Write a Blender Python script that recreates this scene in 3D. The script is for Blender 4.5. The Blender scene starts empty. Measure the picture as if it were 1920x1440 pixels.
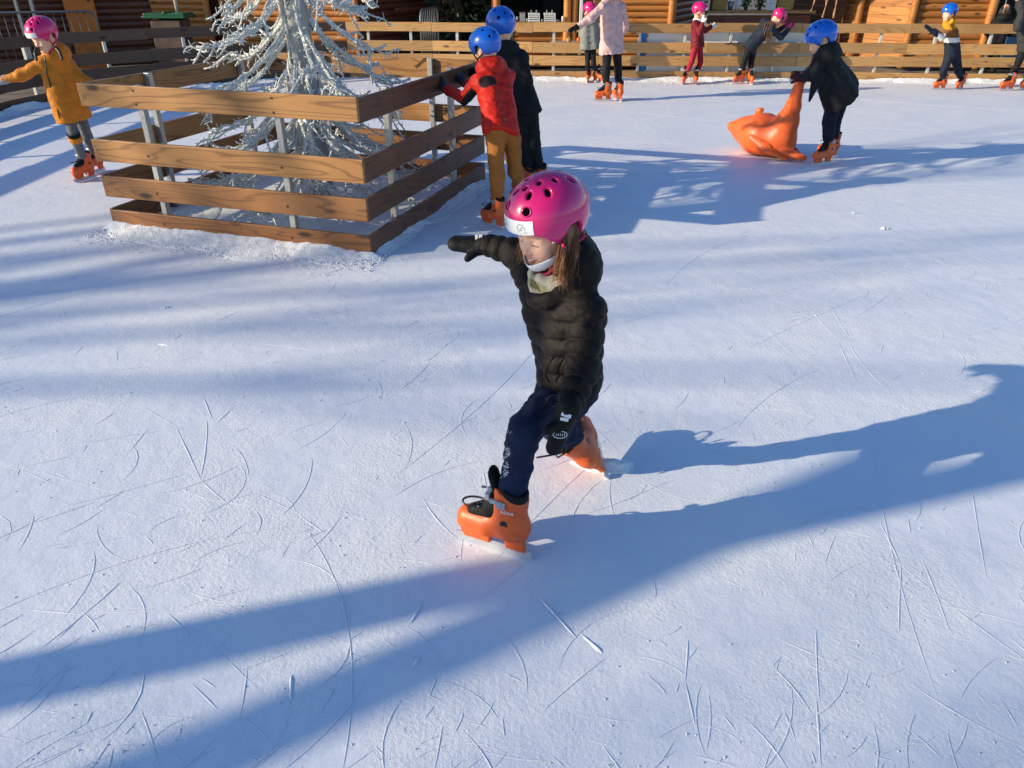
import bpy, bmesh, math, random
import numpy as np
from mathutils import Vector, Matrix
S = bpy.context.scene
COL = S.collection
R = math.radians
rng = np.random.default_rng(7)
random.seed(7)
V = lambda *a: np.array(a, float)

# ------------------------------------------------------------------ camera, sky, sun, exposure
FPX, CAMH, PITCH = 1400.0, 1.76, R(29.3)
cam = bpy.data.cameras.new('camera'); cam.sensor_width = 36; cam.lens = FPX/1920*36
cam.clip_start = 0.05; cam.clip_end = 2000
camo = bpy.data.objects.new('camera', cam); COL.objects.link(camo)
camo.location = (0, 0, CAMH); camo.rotation_euler = (R(90)-PITCH, 0, 0)
S.camera = camo
SUN_AZ, SUN_EL = R(74), R(18.6)          # heading of the shadows from +Y towards +X, height of the sun
TRAVEL = V(math.sin(SUN_AZ)*math.cos(SUN_EL), math.cos(SUN_AZ)*math.cos(SUN_EL), -math.sin(SUN_EL))
W = bpy.data.worlds.new('World'); S.world = W; W.use_nodes = True
nt = W.node_tree; nt.nodes.clear()
sky = nt.nodes.new('ShaderNodeTexSky'); sky.sky_type = 'NISHITA'; sky.sun_disc = False
sky.sun_elevation = SUN_EL; sky.sun_rotation = SUN_AZ + math.pi
sky.air_density = 1.0; sky.dust_density = 0.4; sky.ozone_density = 2.0
bg = nt.nodes.new('ShaderNodeBackground'); bg.inputs[1].default_value = 0.147
wo = nt.nodes.new('ShaderNodeOutputWorld')
hs = nt.nodes.new('ShaderNodeHueSaturation'); hs.inputs['Saturation'].default_value = 1.25; hs.inputs['Hue'].default_value = .507
nt.links.new(sky.outputs[0], hs.inputs['Color']); nt.links.new(hs.outputs[0], bg.inputs[0]); nt.links.new(bg.outputs[0], wo.inputs[0])
sl = bpy.data.lights.new('sun', 'SUN'); sl.energy = 5.0; sl.angle = R(0.53); sl.color = (1.0, 0.86, 0.62)
slo = bpy.data.objects.new('sun', sl); COL.objects.link(slo)
slo.rotation_euler = Vector(TRAVEL).to_track_quat('-Z', 'Y').to_euler(); slo.location = (-20, -6, 12)
S.view_settings.view_transform = 'Standard'; S.view_settings.look = 'None'
S.view_settings.exposure = 0.36; S.view_settings.gamma = 1.0; S.view_settings.use_curve_mapping = False
S.render.engine = 'CYCLES'; S.cycles.use_denoising = True; S.cycles.max_bounces = 6
S.cycles.sample_clamp_indirect = 6.0

CF = V(0, math.cos(PITCH), -math.sin(PITCH)); CU = V(0, math.sin(PITCH), math.cos(PITCH))
def ray(x, y): return CF + V(1, 0, 0)*(x-960)/FPX - CU*(y-720)/FPX
def G(x, y, z=0.0):
    d = ray(x, y); return V(0, 0, CAMH) + d*((z-CAMH)/d[2])
def D(x, y, Y):
    d = ray(x, y); return V(0, 0, CAMH) + d*(Y/d[1])

# ------------------------------------------------------------------ object helpers
def tag(o, label=None, cat=None, group=None, kind=None):
    for k, v in (('label', label), ('category', cat), ('group', group), ('kind', kind)):
        if v: o[k] = v
    return o
def thing(name, label, cat, loc=(0, 0, 0), rz=0, group=None):
    o = bpy.data.objects.new(name, None); COL.objects.link(o)
    o.empty_display_size = 0.1; o.location = loc; o.rotation_euler = (0, 0, rz)
    return tag(o, label, cat, group)
def mesh_np(name, v, f, smooth=True, col=None):
    v = np.asarray(v, np.float32); me = bpy.data.meshes.new(name)
    if isinstance(f, np.ndarray):
        k = f.shape[1]; nf = len(f)
        me.vertices.add(len(v)); me.vertices.foreach_set('co', v.ravel())
        me.loops.add(nf*k); me.loops.foreach_set('vertex_index', f.astype(np.int32).ravel())
        me.polygons.add(nf); me.polygons.foreach_set('loop_start', np.arange(0, nf*k, k, dtype=np.int32))
        me.update(calc_edges=True)
    else:
        me.from_pydata(v.tolist(), [], f); me.update()
    if smooth: me.polygons.foreach_set('use_smooth', np.ones(len(me.polygons), bool))
    if col is not None:
        a = me.color_attributes.new('Col', 'FLOAT_COLOR', 'POINT')
        c = np.ones((len(v), 4), np.float32); c[:, :3] = col; a.data.foreach_set('color', c.ravel())
    return me
def link(name, me, mat, parent=None):
    o = bpy.data.objects.new(name, me); COL.objects.link(o)
    for m in (mat if isinstance(mat, (list, tuple)) else [mat]): me.materials.append(m)
    if parent is not None: o.parent = parent
    return o
def copy_tree(o, parent=None):
    c = o.copy(); COL.objects.link(c)
    if parent is not None: c.parent = parent
    for ch in list(o.children): copy_tree(ch, c)
    return c
class MB:
    """collects shapes into one mesh"""
    def __init__(s): s.v = []; s.f = []
    def add(s, vs, fs):
        n = len(s.v); s.v += [tuple(map(float, q)) for q in vs]; s.f += [tuple(i+n for i in q) for q in fs]; return s
    def box(s, c, d, rot=None):
        c = V(*c); d = V(*d)/2
        M = np.eye(3) if rot is None else np.array(rot)
        vs = [c + M@(d*V(x, y, z)) for x in (-1, 1) for y in (-1, 1) for z in (-1, 1)]
        return s.add(vs, [(0,1,3,2),(4,6,7,5),(0,4,5,1),(2,3,7,6),(0,2,6,4),(1,5,7,3)])
    def beam(s, a, b, w, h, up=(0, 0, 1)):
        a = V(*a); b = V(*b); x = (b-a)/np.linalg.norm(b-a); y = np.cross(up, x); y /= np.linalg.norm(y); z = np.cross(x, y)
        return s.box((a+b)/2, (np.linalg.norm(b-a), w, h), np.array([x, y, z]).T)
    def tube(s, pts, rad, n=8, cap=True):
        pts = np.asarray(pts, float); m = len(pts)
        rad = np.full(m, rad, float) if np.isscalar(rad) else np.asarray(rad, float)
        t = np.gradient(pts, axis=0); t /= np.linalg.norm(t, axis=1)[:, None] + 1e-9
        u = np.cross(t[0], (0, 0, 1.)); 
        if np.linalg.norm(u) < .1: u = np.cross(t[0], (1., 0, 0))
        u /= np.linalg.norm(u); vs = []
        for i in range(m):
            u = u - t[i]*(u@t[i]); u /= np.linalg.norm(u)+1e-9; w = np.cross(t[i], u)
            for k in range(n):
                a = 2*math.pi*k/n; vs.append(pts[i] + rad[i]*(math.cos(a)*u + math.sin(a)*w))
        fs = [(i*n+k, i*n+(k+1) % n, (i+1)*n+(k+1) % n, (i+1)*n+k) for i in range(m-1) for k in range(n)]
        if cap: fs += [tuple(range(n-1, -1, -1)), tuple((m-1)*n+k for k in range(n))]
        return s.add(vs, fs)
    def prism(s, poly, y0, y1):
        """polygon in x,z extruded along y"""
        n = len(poly); vs = [(x, y0, z) for x, z in poly] + [(x, y1, z) for x, z in poly]
        return s.add(vs, [tuple(range(n)), tuple(range(2*n-1, n-1, -1))] + [((i+1) % n, i, n+i, n+(i+1) % n) for i in range(n)])
    def cone(s, a, b, r, n=5):
        a = V(*a); b = V(*b); t = b-a; u = np.cross(t, (0.3, 0.2, 1)); u /= np.linalg.norm(u); w = np.cross(t, u); w /= np.linalg.norm(w)
        return s.add([a + r*(math.cos(6.2832*k/n)*u + math.sin(6.2832*k/n)*w) for k in range(n)] + [b], [(k, (k+1) % n, n) for k in range(n)])
    def build(s, name, mat, parent=None, smooth=False, bevel=0, off=None):
        v = np.array(s.v, float)
        if off is not None: v = v - np.asarray(off)
        o = link(name, mesh_np(name, v, s.f, smooth), mat, parent)
        if bevel:
            b = o.modifiers.new('bevel', 'BEVEL'); b.width = bevel; b.segments = 2; b.limit_method = 'ANGLE'
        return o

# ------------------------------------------------------------------ materials
def newmat(name):
    m = bpy.data.materials.new(name); m.use_nodes = True
    return m, m.node_tree, m.node_tree.nodes['Principled BSDF']
def N(t, typ, **kw):
    n = t.nodes.new(typ)
    for k, v in kw.items():
        if k in n.inputs: n.inputs[k].default_value = v
        else: setattr(n, k, v)
    return n
def ramp(t, fac, stops):
    r = t.nodes.new('ShaderNodeValToRGB'); e = r.color_ramp.elements
    while len(e) < len(stops): e.new(0.5)
    for i, (p, c) in enumerate(stops): e[i].position = p; e[i].color = (*c, 1) if len(c) == 3 else c
    t.links.new(fac, r.inputs[0]); return r
def coords(t, scale=(1, 1, 1), rnd=True):
    tc = N(t, 'ShaderNodeTexCoord'); mp = N(t, 'ShaderNodeMapping'); mp.inputs['Scale'].default_value = scale
    t.links.new(tc.outputs['Object'], mp.inputs[0])
    if rnd:
        oi = N(t, 'ShaderNodeObjectInfo'); ml = N(t, 'ShaderNodeMath', operation='MULTIPLY'); ml.inputs[1].default_value = 37.0
        t.links.new(oi.outputs['Random'], ml.inputs[0]); t.links.new(ml.outputs[0], mp.inputs['Location'])
    return mp.outputs[0]
def simple(name, base, rough=.6, var=.15, scale=12, bump=0.0, bscale=60, metal=0, coat=0, spec=.5, vcol=False, stretch=(1, 1, 1)):
    m, t, b = newmat(name)
    co = coords(t, stretch)
    nz = N(t, 'ShaderNodeTexNoise', Scale=scale, Detail=5.0); t.links.new(co, nz.inputs['Vector'])
    c0 = tuple(max(0, x*(1-var)) for x in base); c1 = tuple(min(1, x*(1+var)) for x in base)
    rp = ramp(t, nz.outputs['Fac'], [(.3, c0), (.7, c1)])
    out = rp.outputs[0]
    if vcol:
        a = N(t, 'ShaderNodeVertexColor', layer_name='Col'); mx = N(t, 'ShaderNodeMix', data_type='RGBA', blend_type='MULTIPLY'); mx.inputs[0].default_value = 1
        t.links.new(rp.outputs[0], mx.inputs[6]); t.links.new(a.outputs[0], mx.inputs[7]); out = mx.outputs[2]
    t.links.new(out, b.inputs['Base Color'])
    b.inputs['Roughness'].default_value = rough; b.inputs['Metallic'].default_value = metal
    b.inputs['Coat Weight'].default_value = coat; b.inputs['Coat Roughness'].default_value = .08
    b.inputs['Specular IOR Level'].default_value = spec
    if bump:
        n2 = N(t, 'ShaderNodeTexNoise', Scale=bscale, Detail=6.0); t.links.new(co, n2.inputs['Vector'])
        bp = N(t, 'ShaderNodeBump', Strength=bump, Distance=.01); t.links.new(n2.outputs['Fac'], bp.inputs['Height']); t.links.new(bp.outputs[0], b.inputs['Normal'])
    return m
def wood(name, light, dark, rough=.6, knots=True, wet=0.0, gscale=1.0):
    """planed softwood: cathedral grain along the board's local X, a few knots"""
    m, t, b = newmat(name); L = t.links.new
    co = coords(t, (1, 1, 1))
    mp = N(t, 'ShaderNodeMapping'); mp.inputs['Scale'].default_value = (.55*gscale, 4.2*gscale, 5.5*gscale); L(co, mp.inputs[0])
    n1 = N(t, 'ShaderNodeTexNoise', Scale=1.0, Detail=1.5, Distortion=.3); L(mp.outputs[0], n1.inputs['Vector'])
    k = N(t, 'ShaderNodeMath', operation='MULTIPLY'); k.inputs[1].default_value = 80.0; L(n1.outputs['Fac'], k.inputs[0])
    sn = N(t, 'ShaderNodeMath', operation='SINE'); L(k.outputs[0], sn.inputs[0])
    g = ramp(t, sn.outputs[0], [(.0, (0, 0, 0)), (.62, (.12,)*3), (1, (1, 1, 1))])
    mf = N(t, 'ShaderNodeMapping'); mf.inputs['Scale'].default_value = (6, 120, 160); L(co, mf.inputs[0])
    n2 = N(t, 'ShaderNodeTexNoise', Scale=1.0, Detail=4.0); L(mf.outputs[0], n2.inputs['Vector'])
    n3 = N(t, 'ShaderNodeTexNoise', Scale=2.2, Detail=3.0); L(co, n3.inputs['Vector'])
    f1 = N(t, 'ShaderNodeMath', operation='MULTIPLY_ADD'); f1.inputs[1].default_value = .46; L(g.outputs[0], f1.inputs[0])
    f2 = N(t, 'ShaderNodeMath', operation='MULTIPLY_ADD'); f2.inputs[1].default_value = .5; f2.inputs[2].default_value = -.1; L(n2.outputs['Fac'], f2.inputs[0]); L(f2.outputs[0], f1.inputs[2])
    f3 = N(t, 'ShaderNodeMath', operation='MULTIPLY_ADD'); f3.inputs[1].default_value = .8; L(n3.outputs['Fac'], f3.inputs[0])
    f4 = N(t, 'ShaderNodeMath', operation='ADD'); f4.inputs[1].default_value = -.4; L(f1.outputs[0], f3.inputs[2]); L(f3.outputs[0], f4.inputs[0])
    c = ramp(t, f4.outputs[0], [(.0, light), (.85, dark)])
    out = c.outputs[0]
    if knots:
        mk = N(t, 'ShaderNodeMapping'); mk.inputs['Scale'].default_value = (2.2, 6.5, 6.5); L(co, mk.inputs[0])
        vo = N(t, 'ShaderNodeTexVoronoi', Scale=1.0); L(mk.outputs[0], vo.inputs['Vector'])
        kr = ramp(t, vo.outputs['Distance'], [(.08, (1, 1, 1)), (.17, (0, 0, 0))])
        mx = N(t, 'ShaderNodeMix', data_type='RGBA'); L(kr.outputs[0], mx.inputs[0]); L(out, mx.inputs[6]); mx.inputs[7].default_value = (*[x*.35 for x in dark], 1); out = mx.outputs[2]
    oi = N(t, 'ShaderNodeObjectInfo'); mr = N(t, 'ShaderNodeMapRange'); mr.inputs['To Min'].default_value = .74; mr.inputs['To Max'].default_value = 1.12; L(oi.outputs['Random'], mr.inputs['Value'])
    hv = N(t, 'ShaderNodeHueSaturation'); L(mr.outputs[0], hv.inputs['Value']); L(out, hv.inputs['Color']); out = hv.outputs[0]
    L(out, b.inputs['Base Color']); b.inputs['Roughness'].default_value = rough
    bp = N(t, 'ShaderNodeBump', Strength=.25, Distance=.004); L(f1.outputs[0], bp.inputs['Height']); L(bp.outputs[0], b.inputs['Normal'])
    return m
M = {}
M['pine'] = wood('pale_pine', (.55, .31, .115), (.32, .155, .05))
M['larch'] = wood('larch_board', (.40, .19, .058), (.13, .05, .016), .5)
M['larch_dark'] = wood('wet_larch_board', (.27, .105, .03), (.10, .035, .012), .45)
M['larch_shade'] = wood('shaded_larch_board', (.15, .062, .024), (.06, .022, .009), .5); M['larch_low'] = wood('reddish_larch_board', (.33, .14, .042), (.12, .045, .015), .5)  # first one: shade of the enclosure's right side painted into a darker board colour
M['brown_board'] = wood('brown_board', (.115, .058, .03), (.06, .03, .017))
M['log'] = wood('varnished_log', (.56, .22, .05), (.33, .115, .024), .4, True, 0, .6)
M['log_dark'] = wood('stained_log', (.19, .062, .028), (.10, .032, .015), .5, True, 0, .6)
M['steel'] = simple('galvanised_steel', (.42, .42, .40), .42, .12, 25, .1, 80, metal=.55)
M['white_post'] = simple('pale_post', (.55, .54, .50), .45, .1, 25, metal=.2)
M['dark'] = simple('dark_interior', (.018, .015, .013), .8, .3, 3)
M['black_plastic'] = simple('black_plastic', (.013, .013, .015), .38, .2, 30)
M['bolt'] = simple('bolt_head', (.05, .045, .04), .45, .2, 60, metal=.6)

def fabric(name, base, rough=.7, bump=.35, bscale=35, var=.12, vcol=False, sheen=0):
    m = simple(name, base, rough, var, 14, bump, bscale, vcol=vcol, spec=.2)
    if sheen: m.node_tree.nodes['Principled BSDF'].inputs['Sheen Weight'].default_value = sheen
    return m
M['skin'] = simple('skin', (1, 1, 1), .5, .05, 40, .05, 200, vcol=True)
_b = M['skin'].node_tree.nodes['Principled BSDF']; _b.inputs['Subsurface Weight'].default_value = .12; _b.inputs['Subsurface Radius'].default_value = (.012, .005, .003); _b.inputs['Subsurface Scale'].default_value = 1
M['hair_brown'] = simple('brown_hair', (.17, .072, .030), .6, .5, 9, stretch=(1, 1, .3))
M['hair_dark'] = simple('dark_hair', (.03, .018, .012), .45, .3, 20)
def gloss(name, c): return simple(name, c, .26, .05, 8, coat=.5, spec=.45)
M['pink'] = gloss('pink_helmet_shell', (.66, .013, .165)); M['blue'] = gloss('blue_helmet_shell', (.005, .12, .62))
M['orange'] = simple('orange_plastic', (.68, .11, .018), .42, .1, 10, .05, 90)
M['seal'] = simple('orange_seal_plastic', (.78, .125, .022), .4, .1, 5, .06, 30)
M['liner'] = fabric('black_liner', (.012, .012, .014), .8)
M['blade'] = simple('steel_blade', (.62, .64, .68), .3, .05, 20, metal=.7)
M['buckle'] = simple('grey_buckle', (.42, .44, .46), .35, .2, 60, metal=.5)
M['white'] = simple('white_sticker', (.80, .80, .80), .4, .03, 10)
M['teal_ink'] = simple('teal_ink', (.02, .13, .15), .5); M['grey_ink'] = simple('grey_ink', (.22, .24, .28), .5)
M['strap_pink'] = fabric('pink_webbing', (.50, .03, .10), .6)
M['snow'] = None

# ------------------------------------------------------------------ ground and ice
def ice_material(name, fluffy=False):
    m, t, b = newmat(name); L = t.links.new
    tc = N(t, 'ShaderNodeTexCoord'); co = tc.outputs['Object']
    patch = N(t, 'ShaderNodeTexNoise', Scale=1.6, Detail=4.0, Distortion=.8); L(co, patch.inputs['Vector'])
    pr = ramp(t, patch.outputs['Fac'], [(.36, (.18,)*3), (.62, (1, 1, 1))])          # scraped smooth areas against frosty ones
    big = N(t, 'ShaderNodeTexNoise', Scale=.7, Detail=5.0); L(co, big.inputs['Vector'])
    c = ramp(t, big.outputs['Fac'], [(.3, (.76, .785, .84)), (.7, (.82, .835, .865))] if not fluffy else [(.3, (.82, .84, .87)), (.7, (.86, .875, .89))])
    mx = N(t, 'ShaderNodeMix', data_type='RGBA'); L(pr.outputs[0], mx.inputs[0])
    mx.inputs[6].default_value = (.71, .75, .84, 1); L(c.outputs[0], mx.inputs[7])
    L(mx.outputs[2] if not fluffy else c.outputs[0], b.inputs['Base Color'])
    b.inputs['Roughness'].default_value = .5 if not fluffy else .7
    b.inputs['Specular IOR Level'].default_value = .35
    f1 = N(t, 'ShaderNodeTexNoise', Scale=75.0, Detail=6.0, Roughness=.65); L(co, f1.inputs['Vector'])
    f2 = N(t, 'ShaderNodeTexNoise', Scale=9.0, Detail=4.0); L(co, f2.inputs['Vector'])
    mp = N(t, 'ShaderNodeMapping'); mp.inputs['Scale'].default_value = (1.2, 26, 1); mp.inputs['Rotation'].default_value = (0, 0, .5); L(co, mp.inputs[0])
    f3 = N(t, 'ShaderNodeTexNoise', Scale=1.0, Detail=3.0, Distortion=.6); L(mp.outputs[0], f3.inputs['Vector'])
    a = N(t, 'ShaderNodeMath', operation='MULTIPLY'); L(f1.outputs['Fac'], a.inputs[0]); L(pr.outputs[0], a.inputs[1])
    bp = N(t, 'ShaderNodeBump', Strength=.42 if not fluffy else .9, Distance=.008); L(a.outputs[0] if not fluffy else f1.outputs['Fac'], bp.inputs['Height'])
    bp2 = N(t, 'ShaderNodeBump', Strength=.22, Distance=.02); L(f2.outputs['Fac'], bp2.inputs['Height']); L(bp.outputs[0], bp2.inputs['Normal'])
    bp3 = N(t, 'ShaderNodeBump', Strength=.05, Distance=.01); L(f3.outputs['Fac'], bp3.inputs['Height']); L(bp2.outputs[0], bp3.inputs['Normal'])
    L(bp3.outputs[0], b.inputs['Normal'])
    return m
M['ice'] = ice_material('rink_ice'); M['snow'] = ice_material('scraped_snow', True)
M['ground'] = simple('trodden_ground', (.17, .13, .10), .9, .35, 3, .5, 40)
link('ground', mesh_np('ground', [(-900, -900, -.06), (900, -900, -.06), (900, 900, -.06), (-900, 900, -.06)], [(0, 1, 2, 3)], False), M['ground'])['kind'] = 'structure'
RINK = [(-7.2, -9), (12.6, -9), (12.6, 13.65), (8.5, 13.86), (4.9, 14.05), (1.8, 14.15), (.36, 14.22), (-1.5, 14.45), (-2.9, 14.5), (-3.75, 14.36), (-4.3, 13.95), (-4.9, 13.5), (-5.8, 12.95), (-6.75, 12.1), (-7.0, 10.8)]
mb = MB(); n = len(RINK); mb.add([(x, y, -.06) for x, y in RINK]+[(x, y, 0) for x, y in RINK], [tuple(range(n, 2*n))]+[(i, (i+1) % n, n+(i+1) % n, n+i) for i in range(n)])
mb.build('ice', M['ice'])['kind'] = 'structure'

# skate cuts: low ridges of ploughed ice left by the blades
def skate_marks():
    mb = MB()
    def mark(x, y, ang, ln, cur, w, h):
        k = max(5, int(ln/.05)); pts = []
        for i in range(k+1):
            pts.append((x, y)); x += math.cos(ang)*ln/k; y += math.sin(ang)*ln/k; ang += cur*ln/k
        vs = []; ph = random.random()*6
        for i, (px, py) in enumerate(pts):
            q = pts[min(i+1, k)]; p = pts[max(i-1, 0)]; dx, dy = q[0]-p[0], q[1]-p[1]; l = math.hypot(dx, dy); nx, ny = -dy/l, dx/l
            e = math.sin(math.pi*(i+.02)/(k+.04))**.6*(.75+.25*math.sin(i*1.3+ph))
            ww = w*e/2
            vs += [(px+nx*ww, py+ny*ww, .0008), (px+nx*ww*.15, py+ny*ww*.15, .001+h*e), (px-nx*ww, py-ny*ww, .0008)]
        mb.add(vs, [(3*i+a, 3*i+a+1, 3*i+a+4, 3*i+a+3) for i in range(k) for a in (0, 1)])
    for _ in range(950):
        Y = 1.1 + 6.2*random.random()**1.7; X = (random.random()*2-1)*(.95*Y+.4)
        a = random.gauss(.35, .9); ln = .04+.38*random.random()**2.4
        mark(X, Y, a, ln, random.gauss(0, 3.2), .003+.005*random.random(), .00025+.0006*random.random())
    for _ in range(22):
        Y = 1.1 + 5*random.random(); X = (random.random()*2-1)*(.95*Y+.4)
        mark(X, Y, random.gauss(1.2, .8), .5+1.1*random.random(), random.gauss(0, .5), .004+.004*random.random(), .0003+.0004*random.random())
    for _ in range(80):
        Y = 6 + 7.5*random.random(); X = -4+13*random.random()
        mark(X, Y, random.gauss(.15, .35), .6+2.2*random.random(), random.gauss(0, .15), .012+.012*random.random(), .0012+.0018*random.random())
    for x, y, a, ln, w in [(1090, 1190, -.9, .09, .022), (770, 1170, 1.3, .10, .012), (772, 1255, 1.2, .05, .012), (545, 1315, 1.8, .09, .016), (1010, 1120, -1.0, .2, .008), (295, 645, -.3, .09, .02)]:
        g = G(x, y); mark(g[0], g[1], a, ln, 0, w, .0045)
    for pts in ([(0, 1140), (160, 1150), (340, 1145)], [(160, 1150), (230, 1090)], [(160, 1150), (80, 1215)], [(270, 765), (330, 800), (375, 900), (430, 950)], [(375, 900), (400, 790), (380, 745)], [(1550, 560), (1590, 640), (1640, 740)], [(1500, 560), (1570, 640), (1610, 720)],
                [(480, 925), (560, 965), (605, 1000)], [(1290, 1200), (1285, 1280), (1310, 1390)], [(1530, 1180), (1530, 1310), (1540, 1440)], [(1650, 980), (1690, 1060), (1680, 1180)]):
        for a, b in zip(pts, pts[1:]):
            p, q = G(*a), G(*b); v = q-p; mark(p[0], p[1], math.atan2(v[1], v[0]), np.linalg.norm(v)*1.03, random.gauss(0, .3), .008, .0009)
    o = mb.build('skate_marks', M['ice'], smooth=False); tag(o, 'curved white skate blade cuts crossing the blue grey ice', 'skate marks', kind='stuff')
skate_marks()

def noise2(x, y, seed=0, oct=4):
    x = np.asarray(x, float); y = np.asarray(y, float); out = 0; amp = 1; r = np.random.default_rng(seed)
    for o in range(oct):
        T = r.random((64, 64)); xi = np.floor(x).astype(int); yi = np.floor(y).astype(int); fx = x-xi; fy = y-yi
        fx = fx*fx*(3-2*fx); fy = fy*fy*(3-2*fy); g = lambda a, b: T[a % 64, b % 64]
        out = out + amp*((g(xi, yi)*(1-fx)+g(xi+1, yi)*fx)*(1-fy)+(g(xi, yi+1)*(1-fx)+g(xi+1, yi+1)*fx)*fy - .5)
        x = x*2.1+5.3; y = y*2.1+1.7; amp *= .55
    return out
def snow_bank(name, label, path, w, h, step=.02, seed=1, inner=.0):
    """ragged mound of scraped snow along a path of (x, y) points, lying to the right of the walking direction"""
    pts = [V(*p) for p in path]; U = []; T = []
    for a, b in zip(pts, pts[1:]):
        k = max(2, int(np.linalg.norm(b-a)/step)); t = (b-a)/np.linalg.norm(b-a)
        for i in range(k): U.append(a+(b-a)*i/k); T.append(t)
    U.append(pts[-1]); T.append(T[-1]); U = np.array(U); T = np.array(T)
    nv = 17; q = np.linspace(-.12-inner, 1, nv); nrm = np.stack([T[:, 1], -T[:, 0]], 1)
    s = np.arange(len(U))*step
    ww = w*(.75+.9*noise2(s*2.2, s*0+3, seed))
    X = U[:, None, :]+nrm[:, None, :]*(ww[:, None]*q[None, :])[..., None]
    hh = h*(1+1.2*noise2(s*1.7, s*0+9, seed+3))[:, None]*np.clip(1-np.maximum(q, 0), 0, 1)[None, :]**1.6
    z = hh + .35*h*noise2(X[..., 0]*28, X[..., 1]*28, seed+7)*np.clip(1.0-q, 0, 1)[None, :]**.6 + .10*h
    z[:, -1] = -.004; z = np.maximum(z, -.004)
    e = np.minimum(1, np.minimum(s, s[-1]-s)/.12)[:, None]; z = z*e - .004*(1-e)
    v = np.concatenate([X, z[..., None]], 2).reshape(-1, 3); k = len(U)
    i, j = np.meshgrid(np.arange(k-1), np.arange(nv-1), indexing='ij'); a = i*nv+j
    f = np.stack([a, a+nv, a+nv+1, a+1], -1).reshape(-1, 4)
    o = link(name, mesh_np(name, v, f), M['snow']); tag(o, label, 'snow', kind='stuff'); return o

# ------------------------------------------------------------------ board fences
def local(o, root): o.parent = root; o.location = Vector(o.location)-root.location; return o
def board(root, a, b, z0, z1, th, mat, name='board', bev=.004, off=0.0, tilt=0.0):
    a = V(*a); b = V(*b); d = b-a; l = np.linalg.norm(d); ang = math.atan2(d[1], d[0]); nrm = V(-d[1], d[0])/l
    mb = MB(); mb.box((0, 0, 0), (l, th, z1-z0)); o = mb.build(name, mat, bevel=bev)
    mid = (a+b)/2+nrm*off; o.location = (mid[0], mid[1], (z0+z1)/2); o.rotation_euler = (0, tilt, ang); return local(o, root)
def post(root, p, ang, z0, z1, mat, w=.045, name='post'):
    mb = MB(); mb.box((0, 0, (z1-z0)/2), (w, w, z1-z0)); o = mb.build(name, mat, bevel=.004)
    o.location = (p[0], p[1], z0); o.rotation_euler = (0, 0, ang); return local(o, root)
ROWS = [(.0, .15), (.25, .405), (.50, .655), (.885, 1.035)]
bm_ = MB(); bm_.tube([(0, .006, 0), (0, -.002, 0)], .009, 6); _bolt_me = mesh_np('bolt', np.array(bm_.v), bm_.f, False); _bolt_me.materials.append(M['bolt'])
def bolts(bo, xs, side, rows):
    for x in xs:
        for z in rows:
            o = bpy.data.objects.new('bolt', _bolt_me); COL.objects.link(o); o.parent = bo; o.location = (x, side, z)

# the square enclosure round the light tree
EA, EC, EB = V(-3.05, 5.58), V(-.97, 4.92), V(-.25, 7.08); ED = EA+EB-EC
encl = thing('tree_enclosure', 'square four-rail wooden enclosure with steel posts around the white light tree', 'fence', ((EA[0]+EB[0])/2, (EA[1]+EB[1])/2, 0))
def enclosure_side(a, b, front, trim, mm=None):
    d = (b-a)/np.linalg.norm(b-a); l = np.linalg.norm(b-a); nrm = V(-d[1], d[0])       # inward
    for r, (z0, z1) in enumerate(ROWS):
        mat = mm or (M['larch_dark'], M['larch_low'], M['larch'], M['larch'])[r]
        j = random.uniform(-.006, .006)
        bo = board(encl, a+d*(0 if not trim else .03), b-d*(0 if not trim else .0), z0+j*(r > 0), z1+j, .03, mat, off=.015, tilt=random.uniform(-.002, .002))
        if front:
            bolts(bo, [-.28*l, .22*l], -.0155, (.045, -.045) if r == 3 else (random.uniform(-.03, .03),))
    for f in (.22, .72):
        post(encl, a+d*l*f+nrm*.054, math.atan2(d[1], d[0]), 0.005, 1.04, M['steel'], .045)
enclosure_side(EA, EC, True, False); enclosure_side(EC, EB, True, True, M['larch_shade']); enclosure_side(EB, ED, False, False); enclosure_side(ED, EA, False, True)
u = (EC-EA)/np.linalg.norm(EC-EA); w_ = V(-u[1], u[0])
snow_bank('snow_bank', 'ragged white snow piled along the front foot of the tree enclosure', [EA-u*.1, EC+u*.12], .32, .036, seed=2)
snow_bank('snow_bank', 'thin scraped snow along the shaded side of the tree enclosure', [EC, EB], .22, .03, seed=5)
snow_bank('snow_bank', 'loose snow heaped inside the enclosure under the light tree', [EC-u*.05+w_*.1, EA+u*.1+w_*.12], .75, .05, .025, seed=8)

# the rink barrier
def barrier(root, path, mat, pmat, H=.90, seg=1.95, pw=.045, low=None):
    pts = [V(*p) for p in path]; k = 1.0
    for a, b in zip(pts, pts[1:]):
        l = np.linalg.norm(b-a); n = max(1, round(l/seg)); d = (b-a)/l; nrm = V(-d[1], d[0])
        for i in range(n):
            p = a+d*l*i/n; q = a+d*l*(i+1)/n
            for r, (z0, z1) in enumerate([(.0, .14), (.235, .39), (.435, .60), (.755, .90)]):
                j = random.uniform(-.008, .008)
                board(root, p+d*.003, q-d*.003, z0*k+j*(r > 0), z1*k+j, .03, mat if not (low and r == 0) else low, bev=.003, tilt=random.uniform(-.003, .003))
            for f in ((.25, .75) if l/n > 1.3 else (.5,)):
                post(root, p+(q-p)*f+nrm*.041, math.atan2(d[1], d[0]), 0.005, H-.02, pmat, pw)
BACK = [(-2.9, 14.42), (-1.4, 14.36), (.36, 14.12), (1.8, 14.03), (4.9, 13.94), (8.5, 13.74), (12.4, 13.5)]
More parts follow.
